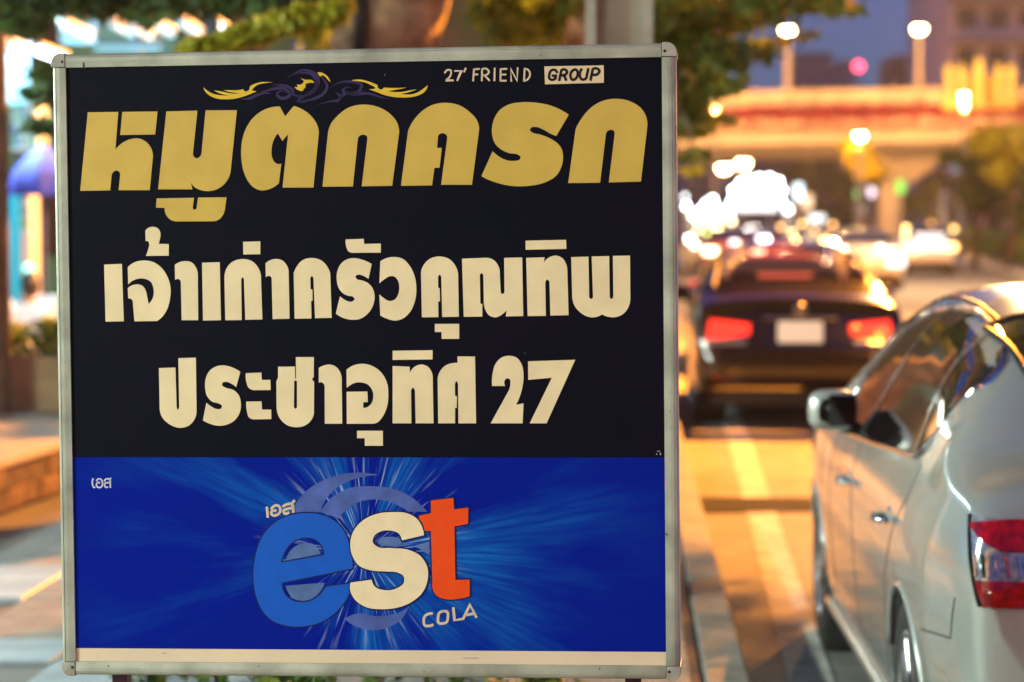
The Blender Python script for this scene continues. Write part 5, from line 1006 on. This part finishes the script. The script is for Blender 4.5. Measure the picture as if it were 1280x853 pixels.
# distant cars: same builder, fewer rings
def far_car(px, Y, paint, label, brake, scale=1.0, bcol=(1, .45, .12), extra=(), yaw=0, zup=1.0):
    tagn = 'far_%d' % int(px*10+Y); Mf = carmats(tagn, paint, .2, .3)
    c, Bf, _ = sedan(P2, (at(px, 275, Y).x, Y, 0), yaw, label, Mf, 'cars queueing far down the road', 1, name='queueing_car')
    c.scale = (1, 1, zup)
    ml = glow('tail_%d' % int(px*10+Y), bcol, brake)
    for s in (1, -1):
        MB().grid([[(a*s, b_, c_) for a, b_, c_ in r_] for r_ in lamp_patch(Bf, R(42), R(60), .72, .90, .02, 8, 4)]).build('tail_light', ml, c, True)
    for (x, z, w, h, cc, s_) in extra:
        MB().box((x, -.05, z), (w, .05, h)).build('lamp', glow('xl_%d_%d' % (int(px*10+Y), int(x*100+z*10)), cc, s_), c)
    MB().box((0, -.03, .77), (.36, .03, .16)).build('number_plate', mat('far_plate', (.7, .68, .6), .4, emit=(1, .9, .75), estr=.6), c)
    return c
far_car(1088, 56, (.42, .41, .40), 'white car with dark rear window just beyond the black saloon', 2.0, extra=((.62, .72, .42, .30, (1, .97, .95), 2.2), (.25, 1.0, .16, .13, (1, .98, .9), 6)), yaw=-.08)  # the broad white box is glare on the rear, put on as glow
far_car(1162, 72, (.38, .38, .42), 'silver hatchback with bright orange tail lights on the right of the queue', 9, extra=((-.72, 1.36, .13, .13, (1, .72, .25), 8), (-.74, 1.15, .13, .13, (1, .75, .3), 7), (.74, 1.33, .13, .13, (1, .62, .2), 6), (0, .95, .9, .5, (.95, .97, 1), 1.3), (.05, 1.5, .12, .1, (1, .4, .1), 3)), yaw=-.12, zup=1.06)  # the broad pale box glows in place of light reflected off the rear
far_car(958, 78, (.35, .05, .06), 'dark red car braking in the middle of the queue', 26, extra=((0, .98, .16, .30, (1, .85, .9), 14), (.9, .75, .12, .12, (1, .5, .12), 8)), bcol=(1, .75, .4), yaw=-.05)
far_car(1012, 96, (.30, .30, .32), 'grey car with orange tail lights above the black saloon roof', 16, extra=((.1, 1.05, .2, .14, (1, .6, .2), 4),), bcol=(1, .62, .2), yaw=-.06)
far_car(893, 84, (.5, .5, .5), 'pale car half lost in glare beside the sign edge', 14, extra=((0, 1.0, .2, .16, (1, .8, .8), 8),), bcol=(1, .8, .55), yaw=-.05)
far_car(918, 66, (.40, .10, .08), 'reddish car in the left lane behind the glare', 14, extra=((0, 1.0, .2, .2, (1, .9, 1), 5),), bcol=(1, .5, .3), yaw=-.05)
far_car(985, 25.2, (.34, .01, .02), 'red car braking directly ahead of the black saloon', 9, bcol=(1, .035, .02), yaw=-.05, zup=.90, extra=((-.42, 1.02, .34, .16, (1, .04, .03), 3.0), (.13, 1.0, .13, .26, (1, .04, .03), 4.5), (-.1, 1.22, .8, .05, (1, .08, .05), 1.5), (.62, 1.05, .16, .16, (1, .3, .04), .8)))
far_car(1046, 110, (.2, .2, .22), 'small dark car far along with round orange lights', 18, bcol=(1, .6, .18), yaw=-.06)

# ------------------------------------------------------------------ left side: terrace, planter, hedge, person, shop canopy
M_wall = mat('rough_brown_stone', (.20, .11, .055), .9, noise=.5, nscale=7, bump=1, bscale=14)
M_tan = mat('tan_render', (.40, .29, .16), .85, noise=.25, nscale=5, bump=.3)
M_cap = mat('terrace_top', (.42, .36, .26), .8, noise=.2, nscale=3)
tx = lambda y: -2.70+.115*(y-12.4)
t = empty('terrace', (0, 0, .14), 0, 'low raised terrace with a rough brown stone face behind the left edge of the sign', 'terrace')
MB().prism([(-9, 9.5), (tx(9.5)-.05, 9.5), (tx(18)-.05, 18), (-9, 18)], -.03, .245).build('core', M_wall, t)
MB().prism([(-9, 9.45), (tx(9.45)+.02, 9.45), (tx(18)+.02, 18), (-9, 18)], .247, .285).build('coping', M_cap, t)
sv = [bpy.data.meshes.new('stone') for _ in range(3)]
for k, me in enumerate(sv):
    b = bmesh.new(); bmesh.ops.create_cube(b, size=1)
    for v in b.verts: v.co = Vector((v.co.x*.07, v.co.y*(.235+.02*k), v.co.z*.105)) + Vector((random.uniform(-.008, .008), random.uniform(-.02, .02), random.uniform(-.01, .01)))
    b.to_mesh(me); b.free(); me.materials.append(mat('brown_stone_%d' % k, [(.12, .065, .035), (.08, .042, .028), (.17, .095, .05)][k], .9, noise=.4, nscale=9, bump=.8, bscale=16))
for i in range(31):
    for j in range(2):
        y = 9.7+i*.26+(j % 2)*.13; o = bpy.data.objects.new('stone', random.choice(sv)); COL.objects.link(o); o.parent = t
        o.location = (tx(y)-.045+random.uniform(-.008, .012), y, .06+j*.118); o.rotation_euler = (0, 0, -.115)
pl = empty('planter', (-4.1, 15.9, .425), 0, 'long tan rendered planter box on the terrace in front of the seated person', 'planter')
w_, d_, h_ = 3.4, .7, .36
MB().box((0, -d_/2, h_/2), (w_, .1, h_)).build('front_panel', M_tan, pl); MB().box((0, d_/2, h_/2), (w_, .1, h_)).build('back_panel', M_tan, pl)
for s in (-1, 1): MB().box((s*(w_/2-.05), 0, h_/2), (.1, d_-.104, h_)).build('end_panel', M_tan, pl)
MB().box((0, 0, h_-.06), (w_-.21, d_-.11, .06)).build('soil', M_earth, pl)
for k in range(11):
    x = -5.6+k*.3+random.uniform(-.04, .04)
    lab = ['%s low green plant in the tan planter, %s' % (('rounded', 'ragged', 'narrow')[k % 3], ('nearest its left end', 'second from its left end', 'third from its left end', 'fourth from its left end', 'behind the left edge of the sign', 'sixth from its left end', 'in its middle right', 'fourth from its right end', 'third from its right end', 'second from its right end', 'nearest its right end')[k])][0]
    t = empty('planter_shrub', (x, 15.9+random.uniform(-.1, .1), .72), 0, lab, 'shrub', 'leafy shrubs in the tan planter'); t.scale = (1.3, 1.2, 1.05)
    leaves('foliage', [(0, 0, .14, .19, .22, .15, 170), (.05, 0, .22, .10, .12, .09, 60)], leaf_mat('planter_leaf_%d' % k, (.12, .20, .025), (.32, .38, .05), (.50, .42, .07)) if k < 3 else bpy.data.materials['planter_leaf_%d' % (k % 3)], .035, t, seed=100+k)
    st = MB(); [st.tube([(0, 0, 0), (.08*math.cos(a), .08*math.sin(a), .2)], .006, 5) for a in (0, 2, 4)]; st.build('stem', M_bark2, t)
    if k in (4, 6, 7): leaves('blossom', [(random.uniform(-.1, .1), -.15, .22, .03, .03, .03, 30)], leaf_mat('blossom_%d' % k, (.7, .25, .15), (.9, .5, .35)), .016, t, seed=140+k)
# person seated with the back to the camera
def skin_obj(name, joints, edges, m, parent, sub=2, root=0):
    me = bpy.data.meshes.new(name); me.from_pydata([j[:3] for j in joints], edges, []); o = bpy.data.objects.new(name, me); COL.objects.link(o)
    if parent: o.parent = parent
    me.materials.append(m); sk_ = o.modifiers.new('skin', 'SKIN'); sk_.use_smooth_shade = True
    for i, j in enumerate(joints):
        me.skin_vertices[0].data[i].radius = (j[3], j[4] if len(j) > 4 else j[3])
    me.skin_vertices[0].data[root].use_root = True
    sb = o.modifiers.new('sub', 'SUBSURF'); sb.levels = sub; sb.render_levels = sub
    return o
pp = at(37, 275, 21.5)
def stool(x, y, rz, label):
    t = empty('plastic_stool', (x, y, .14), rz, label, 'stool'); m_ = mat('white_plastic', (.75, .76, .78), .45)
    MB().box((0, 0, .40), (.30, .30, .03)).build('seat', m_, t, bevel=.01)
    for a in (-1, 1):
        for b_ in (-1, 1): MB().tube([(a*.13, b_*.13, .39), (a*.17, b_*.17, 0)], [.02, .016], 8).build('leg', m_, t)
    return t
pz = .27
t = empty('person', (pp.x, 21.5, pz), .25, 'person in a white top with dark tied hair, seated with the back turned', 'person')
M_skin = mat('skin', (.50, .30, .20), .5); M_cloth = mat('white_top', (.72, .74, .76), .8, noise=.08, nscale=20); M_trou = mat('dark_trousers', (.05, .05, .08), .8); M_hair = mat('dark_hair', (.02, .012, .012), .45)
sh_ = -.16
J = [(0, 0, .28, .13, .12), (0, -.01, .42, .12, .095), (0, -.02, .56, .135, .095), (0, .0, .655, .07, .06), (0, .015, .70, .045), (0, .03, .755, .05),
     (-.15, 0, .61, .05), (-.20, .10, .42, .038), (-.16, .27, .36, .030), (-.14, .34, .37, .024), (.15, 0, .61, .05), (.20, .10, .42, .038), (.16, .27, .36, .030), (.14, .34, .37, .024),
     (-.09, .08, .25, .085), (-.11, .40, .30, .062), (-.11, .42, .06, .042), (-.11, .44, .03, .04), (-.11, .54, .02, .03), (.09, .08, .25, .085), (.11, .40, .30, .062), (.11, .42, .06, .042), (.11, .44, .03, .04), (.11, .54, .02, .03)]
Eg = [(0, 1), (1, 2), (2, 3), (3, 4), (4, 5), (2, 6), (6, 7), (7, 8), (8, 9), (2, 10), (10, 11), (11, 12), (12, 13), (0, 14), (14, 15), (15, 16), (16, 17), (17, 18), (0, 19), (19, 20), (20, 21), (21, 22), (22, 23)]
bd = skin_obj('body', J, Eg, M_skin, t)
def ell(name, c, r_, m_, parent, dents=None):
    b = bmesh.new(); bmesh.ops.create_uvsphere(b, u_segments=24, v_segments=16, radius=1)
    for v in b.verts: 
        d = v.co.copy(); v.co = Vector((c[0]+d.x*r_[0], c[1]+d.y*r_[1], c[2]+d.z*r_[2]))
        if dents: v.co = dents(v.co, d)
    me = bpy.data.meshes.new(name); b.to_mesh(me); b.free(); me.polygons.foreach_set('use_smooth', [True]*len(me.polygons)); me.materials.append(m_); o = bpy.data.objects.new(name, me); COL.objects.link(o); o.parent = parent; return o
ell('head', (0, .045, .83), (.073, .092, .115), M_skin, bd, lambda p_, d: p_+Vector((0, .02 if (d.y > .93 and abs(d.z+.1) < .3) else 0, 0)))
for s in (-1, 1): ell('ear', (s*.074, .04, .82), (.01, .02, .03), M_skin, bd); ell('eye', (s*.03, .128, .84), (.012, .008, .009), M_hair, bd)
ell('mouth', (0, .13, .785), (.024, .008, .007), mat('lips', (.35, .1, .09), .5), bd)
ell('hair', (0, .022, .855), (.083, .090, .108), M_hair, bd, lambda p_, d: p_ + Vector((0, -.012 if d.y < 0 else -.035*max(0, d.y)*(1 if d.z < .2 else .3), -.05 if (d.y < .1 and d.z < -.3) else 0)))
ell('hair_bun', (0, -.085, .84), (.045, .045, .045), M_hair, bd)
for s in (-1, 1):   # five fingers a hand
    for k in range(5):
        a = (k-2)*.012; z = .372-(.012 if k == 0 else 0)
        skin_obj('finger', [(s*.14+a, .345, z, .010), (s*.14+a*1.3+(-s*.02 if k == 0 else 0), .375+(.006*(2-abs(k-2))), z-.004, .0085), (s*.14+a*1.4+(-s*.03 if k == 0 else 0), .395+.008*(2-abs(k-2)), z-.018, .007)], [(0, 1), (1, 2)], M_skin, bd, 1)
shirtJ = [(0, 0, .25, .155, .14), (0, -.01, .42, .140, .112), (0, -.02, .56, .152, .112), (0, -.005, .63, .085, .075), (-.155, 0, .61, .063), (-.19, .07, .49, .055), (.155, 0, .61, .063), (.19, .07, .49, .055)]
skin_obj('shirt', shirtJ, [(0, 1), (1, 2), (2, 3), (2, 4), (4, 5), (2, 6), (6, 7)], M_cloth, bd)
skin_obj('trousers', [(0, .0, .26, .15, .135), (-.09, .08, .25, .095), (-.11, .40, .30, .072), (-.11, .42, .10, .055), (.09, .08, .25, .095), (.11, .40, .30, .072), (.11, .42, .10, .055)], [(0, 1), (1, 2), (2, 3), (0, 4), (4, 5), (5, 6)], M_trou, bd)
st = stool(pp.x, 21.5, .25, 'low white plastic stool under the seated person'); st.scale = (1, 1, .70)
def chair(x, y, rz, label):
    t = empty('plastic_chair', (x, y, .14), rz, label, 'chair'); m_ = mat('white_plastic', (.75, .76, .78), .45)
    MB().box((0, 0, .42), (.42, .42, .03)).build('seat', m_, t, bevel=.01)
    MB().grid([[(x_, .20+.03*(u)+.02*x_*x_*8, .44+.40*u) for x_ in np.linspace(-.21, .21, 9)] for u in np.linspace(0, 1, 6)]).build('backrest', m_, t, True).modifiers.new('solid', 'SOLIDIFY').thickness = .02
    for a in (-1, 1):
        for b_ in (-1, 1): MB().tube([(a*.18, b_*.18, .41), (a*.22, b_*.22, 0)], [.022, .018], 8).build('leg', m_, t)
    return t
chair(at(2, 275, 21).x, 21, 2.9, 'white plastic chair at the left edge of the photo beside the person')
chair(at(66, 275, 22.3).x, 22.3, 3.3, 'white plastic chair to the right of the person, half behind the sign')
# folded parasol with blue canopy
p = at(54, 215, 23.5)
t = empty('parasol', (p.x, 23.5, .14), 0, 'blue violet parasol above the seated person', 'parasol')
M_par = mat('blue_canopy_cloth', (.05, .06, .42), .7, noise=.25, nscale=8)
hz = p.z-.14; cn = MB(); rows_ = []
for r_, z in ((.02, hz+.26), (.16, hz+.16), (.30, hz+.0), (.34, hz-.14), (.335, hz-.24)):
    rows_.append([(r_*(1+.04*math.cos(8*a))*math.cos(a), r_*(1+.04*math.cos(8*a))*math.sin(a), z) for a in np.linspace(0, 2*PI, 49)])
cn.grid(rows_).build('canopy', M_par, t, True); MB().tube([(0, 0, 0), (0, 0, hz+.3)], .022, 10).build('pole', mat('parasol_pole', (.08, .1, .2), .5, .3), t)
for a in np.linspace(0, 2*PI, 9)[:-1]: MB().tube([(0, 0, hz+.16), (.31*math.cos(a), .31*math.sin(a), hz-.15)], .006, 5).build('rib', MATS['parasol_pole'], t)
MB().lathe([(.2, 0), (.2, .05), (.05, .1)], 16).build('base', M_conc, t)
# shop canopy with fluorescent tubes
M_tube = glow('fluorescent_tube_glow', (.40, .86, 1.0), 1.25)
t = empty('shop_canopy', (-5.0, 20.5, .14), 0, 'open shop canopy of translucent sheets over the stalls on the left', 'canopy')
MB().box((.35, 0, 4.15), (5.2, 7.0, .04)).build('roof_sheet', mat('translucent_blue_sheet', (.20, .34, .40), .5, noise=.4, nscale=2), t)
for x in (-2.1, 1.2, 2.8):
    for y in (-3.3, 3.3): MB().tube([(x, y, 0 if (x > 2 or y > 0) else .28), (x, y, 4.13)], .05, 10).build('post', mat('blue_steel', (.10, .16, .24), .5, .4), t)
for k in range(9): MB().box((.35, -3.3+k*.82, 4.08), (5.2, .05, .08)).build('rafter', MATS['blue_steel'], t)
def tube_light(px, py, Y, ln_, label, m=M_tube, power=0, tilt=0, r_=.022):
    p = at(px, py, Y); t2 = empty('fluorescent_lamp', p, 0, label, 'tube lamp', 'fluorescent lamps under the shop canopy')
    MB().tube([(0, 0, 0), (0, ln_, 0)], r_, 10).build('tube', m, t2, True); MB().box((0, ln_/2, .05), (.07, ln_+.06, .03)).build('batten', mat('white_batten', (.7, .72, .72), .5), t2)
    MB().tube([(0, .1, .06), (0, .1, max(.1, 4.1-p.z+.14))], .006, 5).build('hanger', MATS['blue_steel'], t2); MB().tube([(0, ln_-.1, .06), (0, ln_-.1, max(.1, 4.1-p.z+.14))], .006, 5).build('hanger', MATS['blue_steel'], t2)
    return t2
tube_light(48, 64, 17.2, 1.0, 'brightest fluorescent lamp, next to the upper left corner of the sign', power=1, r_=.03, m=glow('bright_tube_glow', (.75, .97, 1), 9))
tube_light(2, 55, 17.6, .9, 'fluorescent lamp cut by the left edge of the photo')
tube_light(80, 34, 18.6, 1.1, 'fluorescent lamp just above the corner of the sign', r_=.03)
tube_light(140, 32, 19, 1.0, 'fluorescent lamp third from the left over the sign')
tube_light(165, 36, 19.6, 1.0, 'fluorescent lamp fourth from the left over the sign')
tube_light(190, 30, 19, 1.1, 'fluorescent lamp fifth from the left over the sign', r_=.028)
tube_light(226, 30, 19, 1.1, 'rightmost but one fluorescent lamp over the sign', r_=.028)
tube_light(262, 26, 20, 1.1, 'rightmost fluorescent lamp, dim beside the yellow bough', glow('dim_tube_glow', (.5, .8, 1), 6))
# translucent lit sheets in the canopy front
for k, (px, py, w, h, s, lab) in enumerate(((97, 45, 44, 20, .38, 'big cyan white glowing sheet above the sign corner'), (22, 100, 30, 60, .55, 'pale blue glowing sheet beside the left edge'), (160, 60, 80, 8, .8, 'long low white glowing shelf light behind the sign top'), (30, 160, 34, 56, .6, 'cyan display of goods under the canopy'), (24, 262, 26, 60, .5, 'white lit glass door fridge behind the person'))):
    Yk = [21.5, 24, 22.5, 26.5, 27.5][k]; p = at(px, py, Yk); kk = 2900/Yk
    if k in (3, 4):
        t2 = empty('drinks_fridge' if k == 4 else 'display_rack', (p.x, Yk, .14 if k == 4 else .14), 0, lab, 'fridge' if k == 4 else 'display')
        hh = p.z-.14+h/kk/2; MB().box((0, .3, hh/2 if k == 4 else p.z-.14), (w/kk, .5, hh if k == 4 else h/kk)).build('cabinet', mat('white_enamel', (.6, .65, .68), .4), t2)
        MB().box((0, .03, (p.z-.14)), (w/kk*.9, .03, h/kk)).build('lit_door', glow('fridge_glow_%d' % k, (.72, .97, 1.0) if k == 4 else (.35, .8, .9), s), t2)
        for q in range(4):
            z = p.z-.14-h/kk*.4+q*h/kk*.26
            for qq in range(5):
                MB().lathe([(.02, 0), (.022, .08), (.01, .11), (.008, .14)], 8, (-w/kk*.38+qq*w/kk*.19, -.0, z)).build('bottle', mat('bottle_%d' % ((q+qq) % 4), [(.05, .3, .3), (.02, .1, .4), (.5, .6, .6), (.1, .4, .15)][(q+qq) % 4], .2), t2, True)
        if k == 3:
            for s_ in (-1, 1): MB().tube([(s_*w/kk*.45, .3, 0), (s_*w/kk*.45, .3, p.z-.14)], .03, 8).build('post', MATS['blue_steel'], t2)
    else:
        t2 = empty('glowing_sheet', (p.x, Yk, p.z), 0, lab, 'lit sheet')
        MB().box((0, 0, 0), (w/kk, .02, h/kk)).build('sheet', mat('sheet_glow_%d' % k, (.06, .13, .17), .6, emit=(.36, .82, 1.0), estr=s, noise=.6, nscale=3), t2)
        MB().box((0, .03, h/kk/2+.02), (w/kk+.04, .05, .03)).build('rail', MATS['blue_steel'], t2)
        for s_ in (-1, 1): MB().tube([(s_*w/kk*.45, .03, h/kk/2), (s_*w/kk*.45, .03, 4.25-p.z if p.z < 4.2 else h/kk/2+.3)], .01, 6).build('hanger', MATS['blue_steel'], t2)
p = at(16, 335, 26); t2 = empty('teal_banner', (p.x, 26, .14), 0, 'upright teal banner behind the seated person', 'banner')
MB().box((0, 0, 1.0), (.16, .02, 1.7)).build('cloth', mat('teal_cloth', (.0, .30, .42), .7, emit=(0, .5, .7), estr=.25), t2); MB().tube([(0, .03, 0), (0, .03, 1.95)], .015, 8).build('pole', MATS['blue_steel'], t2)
p = at(36, 336, 25); t2 = empty('green_lamp', (p.x, 25, p.z), 0, 'small green glow above the head of the person', 'lamp')
MB().lathe([(.01, -.06), (.05, -.03), (.06, 0), (.05, .03), (.01, .06)], 12).build('bulb', glow('green_bulb_glow', (.05, .9, .6), 3), t2, True); MB().tube([(0, 0, .05), (0, 0, 4.25-p.z)], .006, 5).build('cord', MATS['blue_steel'], t2)
# real light of the canopy tubes
for (x, y, z, pw) in ((-4.2, 18.5, 3.3, P_SHOP), (-3.6, 21.0, 3.6, P_SHOP), (-5.5, 23.6, 3.7, P_SHOP*3)): light('tube_light', (x, y, z), COOL, pw, .3, None, 'AREA', (0, 0, 0), (1.2, .3))
# shop front beside and behind the viewer: tubes under an awning
t = empty('shop_awning', (-6.4, 2.0, .14), 0, 'shop awning on steel posts with rows of fluorescent tubes, left of the viewer', 'awning')
MB().box((0, 0, 3.2), (3.0, 17, .05)).build('roof_sheet', mat('awning_sheet', (.3, .4, .42), .6), t)
for y in (-6.6, -2, 2.6, 6.6): MB().tube([(1.4, y, 0), (1.4, y, 3.18)], .045, 8).build('post', MATS['blue_steel'], t)
MB().box((-1.5, 0, 1.6), (.1, 17, 3.2)).build('shop_wall', mat('shop_wall_paint', (.35, .42, .45), .7), t)
M_t2 = glow('awning_tube_glow', (.62, .95, 1.0), 40)
for i, y in enumerate((-7.6, -4.6, -1.6, 1.4, 4.4, 6.6)):
    tb = MB(); tb.tube([(.6, y, 2.95), (.6, y+1.3, 2.95)], .03, 8); tb.build('tube', M_t2, t, True); MB().box((.6, y+.65, 3.0), (.08, 1.35, .03)).build('batten', MATS['white_batten'], t)
for (y, pw) in ((-6.5, P_AWN), (-1.0, P_AWN), (5.4, P_AWN*1.7)): light('tube_light', (.6, y, 2.88), (.84, 1.0, .86) if y > 5 else SHOPW, pw, .1, t, 'AREA', (0, R(-50), 0), (.15, 1.4))
# shopfront lights further down the pavement, the ones mirrored in the car windows
for k, (x, y, z, L_) in enumerate(((-2.9, 25.5, 3.15, 1.6), (-3.2, 29, 3.45, 1.6), (-2.7, 33, 3.6, 1.8), (-3.6, 38, 3.9, 2.0))):
    t2 = empty('shopfront_light', (x, y, .14), 0, 'fluorescent shopfront light on a steel frame behind the sign, %s from the viewer' % ('nearest', 'second', 'third', 'farthest')[k], 'shop light', 'fluorescent shopfront lights behind the sign')
    for s_ in (-1, 1): MB().tube([(s_*L_/2, 0, 0), (s_*L_/2, 0, z)], .03, 8).build('post', MATS['blue_steel'], t2)
    for q_ in (0, -.22): MB().tube([(-L_/2, -.05, z-.14+q_), (L_/2, -.05, z-.14+q_)], .03, 8).build('tube', glow('shopfront_tube_glow', (.75, .98, 1), 22), t2, True)
    MB().box((0, 0, z-.2), (L_, .04, .5)).build('back_panel', mat('enamel_panel', (.25, .5, .5), .5), t2)
    MB().box((0, .02, z-1.0), (L_, .04, .8)).build('added_teal_sheet', glow('added_teal_glow', (.05, .45, .38), .5), t2)  # teal glow sheet added, unseen, for the reflection in the car windows
# low plants at the foot behind the sign
for k in range(6):
    x = -1.22+k*.26; t2 = empty('ground_shrub', (x, 7.4+random.uniform(-.25, .25), .14), 0, ['leftmost', 'second from left', 'third from left', 'third from right', 'second from right', 'rightmost'][k]+' of the low leafy shrubs behind the foot of the sign', 'shrub', 'low shrubs behind the foot of the sign')
    leaves('foliage', [(0, 0, .16, .17, .17, .14, 150), (.04, .02, .24, .1, .1, .08, 60)], LM_mid, .035, t2, seed=200+k); st = MB(); [st.tube([(0, 0, 0), (.06*math.cos(a), .06*math.sin(a), .2)], .006, 5) for a in (0, 2, 4)]; st.build('stem', M_bark2, t2)

# ------------------------------------------------------------------ city haze
hz_ = MB(); hz_.box((10, 270, 12.0), (360, 660, 28.0))
HAZE = bpy.data.materials.new('city_haze'); HAZE.use_nodes = True; nt = HAZE.node_tree; nt.nodes.remove(nt.nodes['Principled BSDF'])
pv = nt.nodes.new('ShaderNodeVolumePrincipled'); pv.inputs['Density'].default_value = HAZE_D; pv.inputs['Color'].default_value = (.95, .93, .92, 1); pv.inputs['Anisotropy'].default_value = .45
nt.links.new(pv.outputs[0], nt.nodes['Material Output'].inputs['Volume'])
h = hz_.build('haze', HAZE, kind='stuff', label='thin smoky city air glowing round the distant lamps')

# buildings behind the viewer and across the street (seen only in reflections)
for k, (x, y, w, d, h, col, lab) in enumerate(((-14, -46, 26, 14, 15, (.12, .10, .09), 'dark shophouse row behind the viewer on the left'), (12, -48, 24, 14, 18, (.09, .08, .085), 'dark apartment block behind the viewer on the right'))):
    t = empty('shophouse', (x, y, 0), 0, lab, 'building')
    MB().box((0, 0, h/2), (w, d, h)).build('wall', mat('shophouse_wall_%d' % k, col, .85, noise=.2, nscale=.4), t); MB().box((0, 0, h+.2), (w+.4, d+.4, .4)).build('roof', mat('roof_dark', (.08, .08, .08), .8), t)
    for i in range(4):
        for j in range(8):
            MB().box((-w/2+(j+.5)*w/8, d/2+.02, 2.6+i*h/4.4), (w/14, .1, 1.5)).build('window', glow('lit_window', (1, .62, .3), .8) if (i*5+j*3) % 7 == 0 else mat('dark_window', (.03, .035, .045), .15), t)
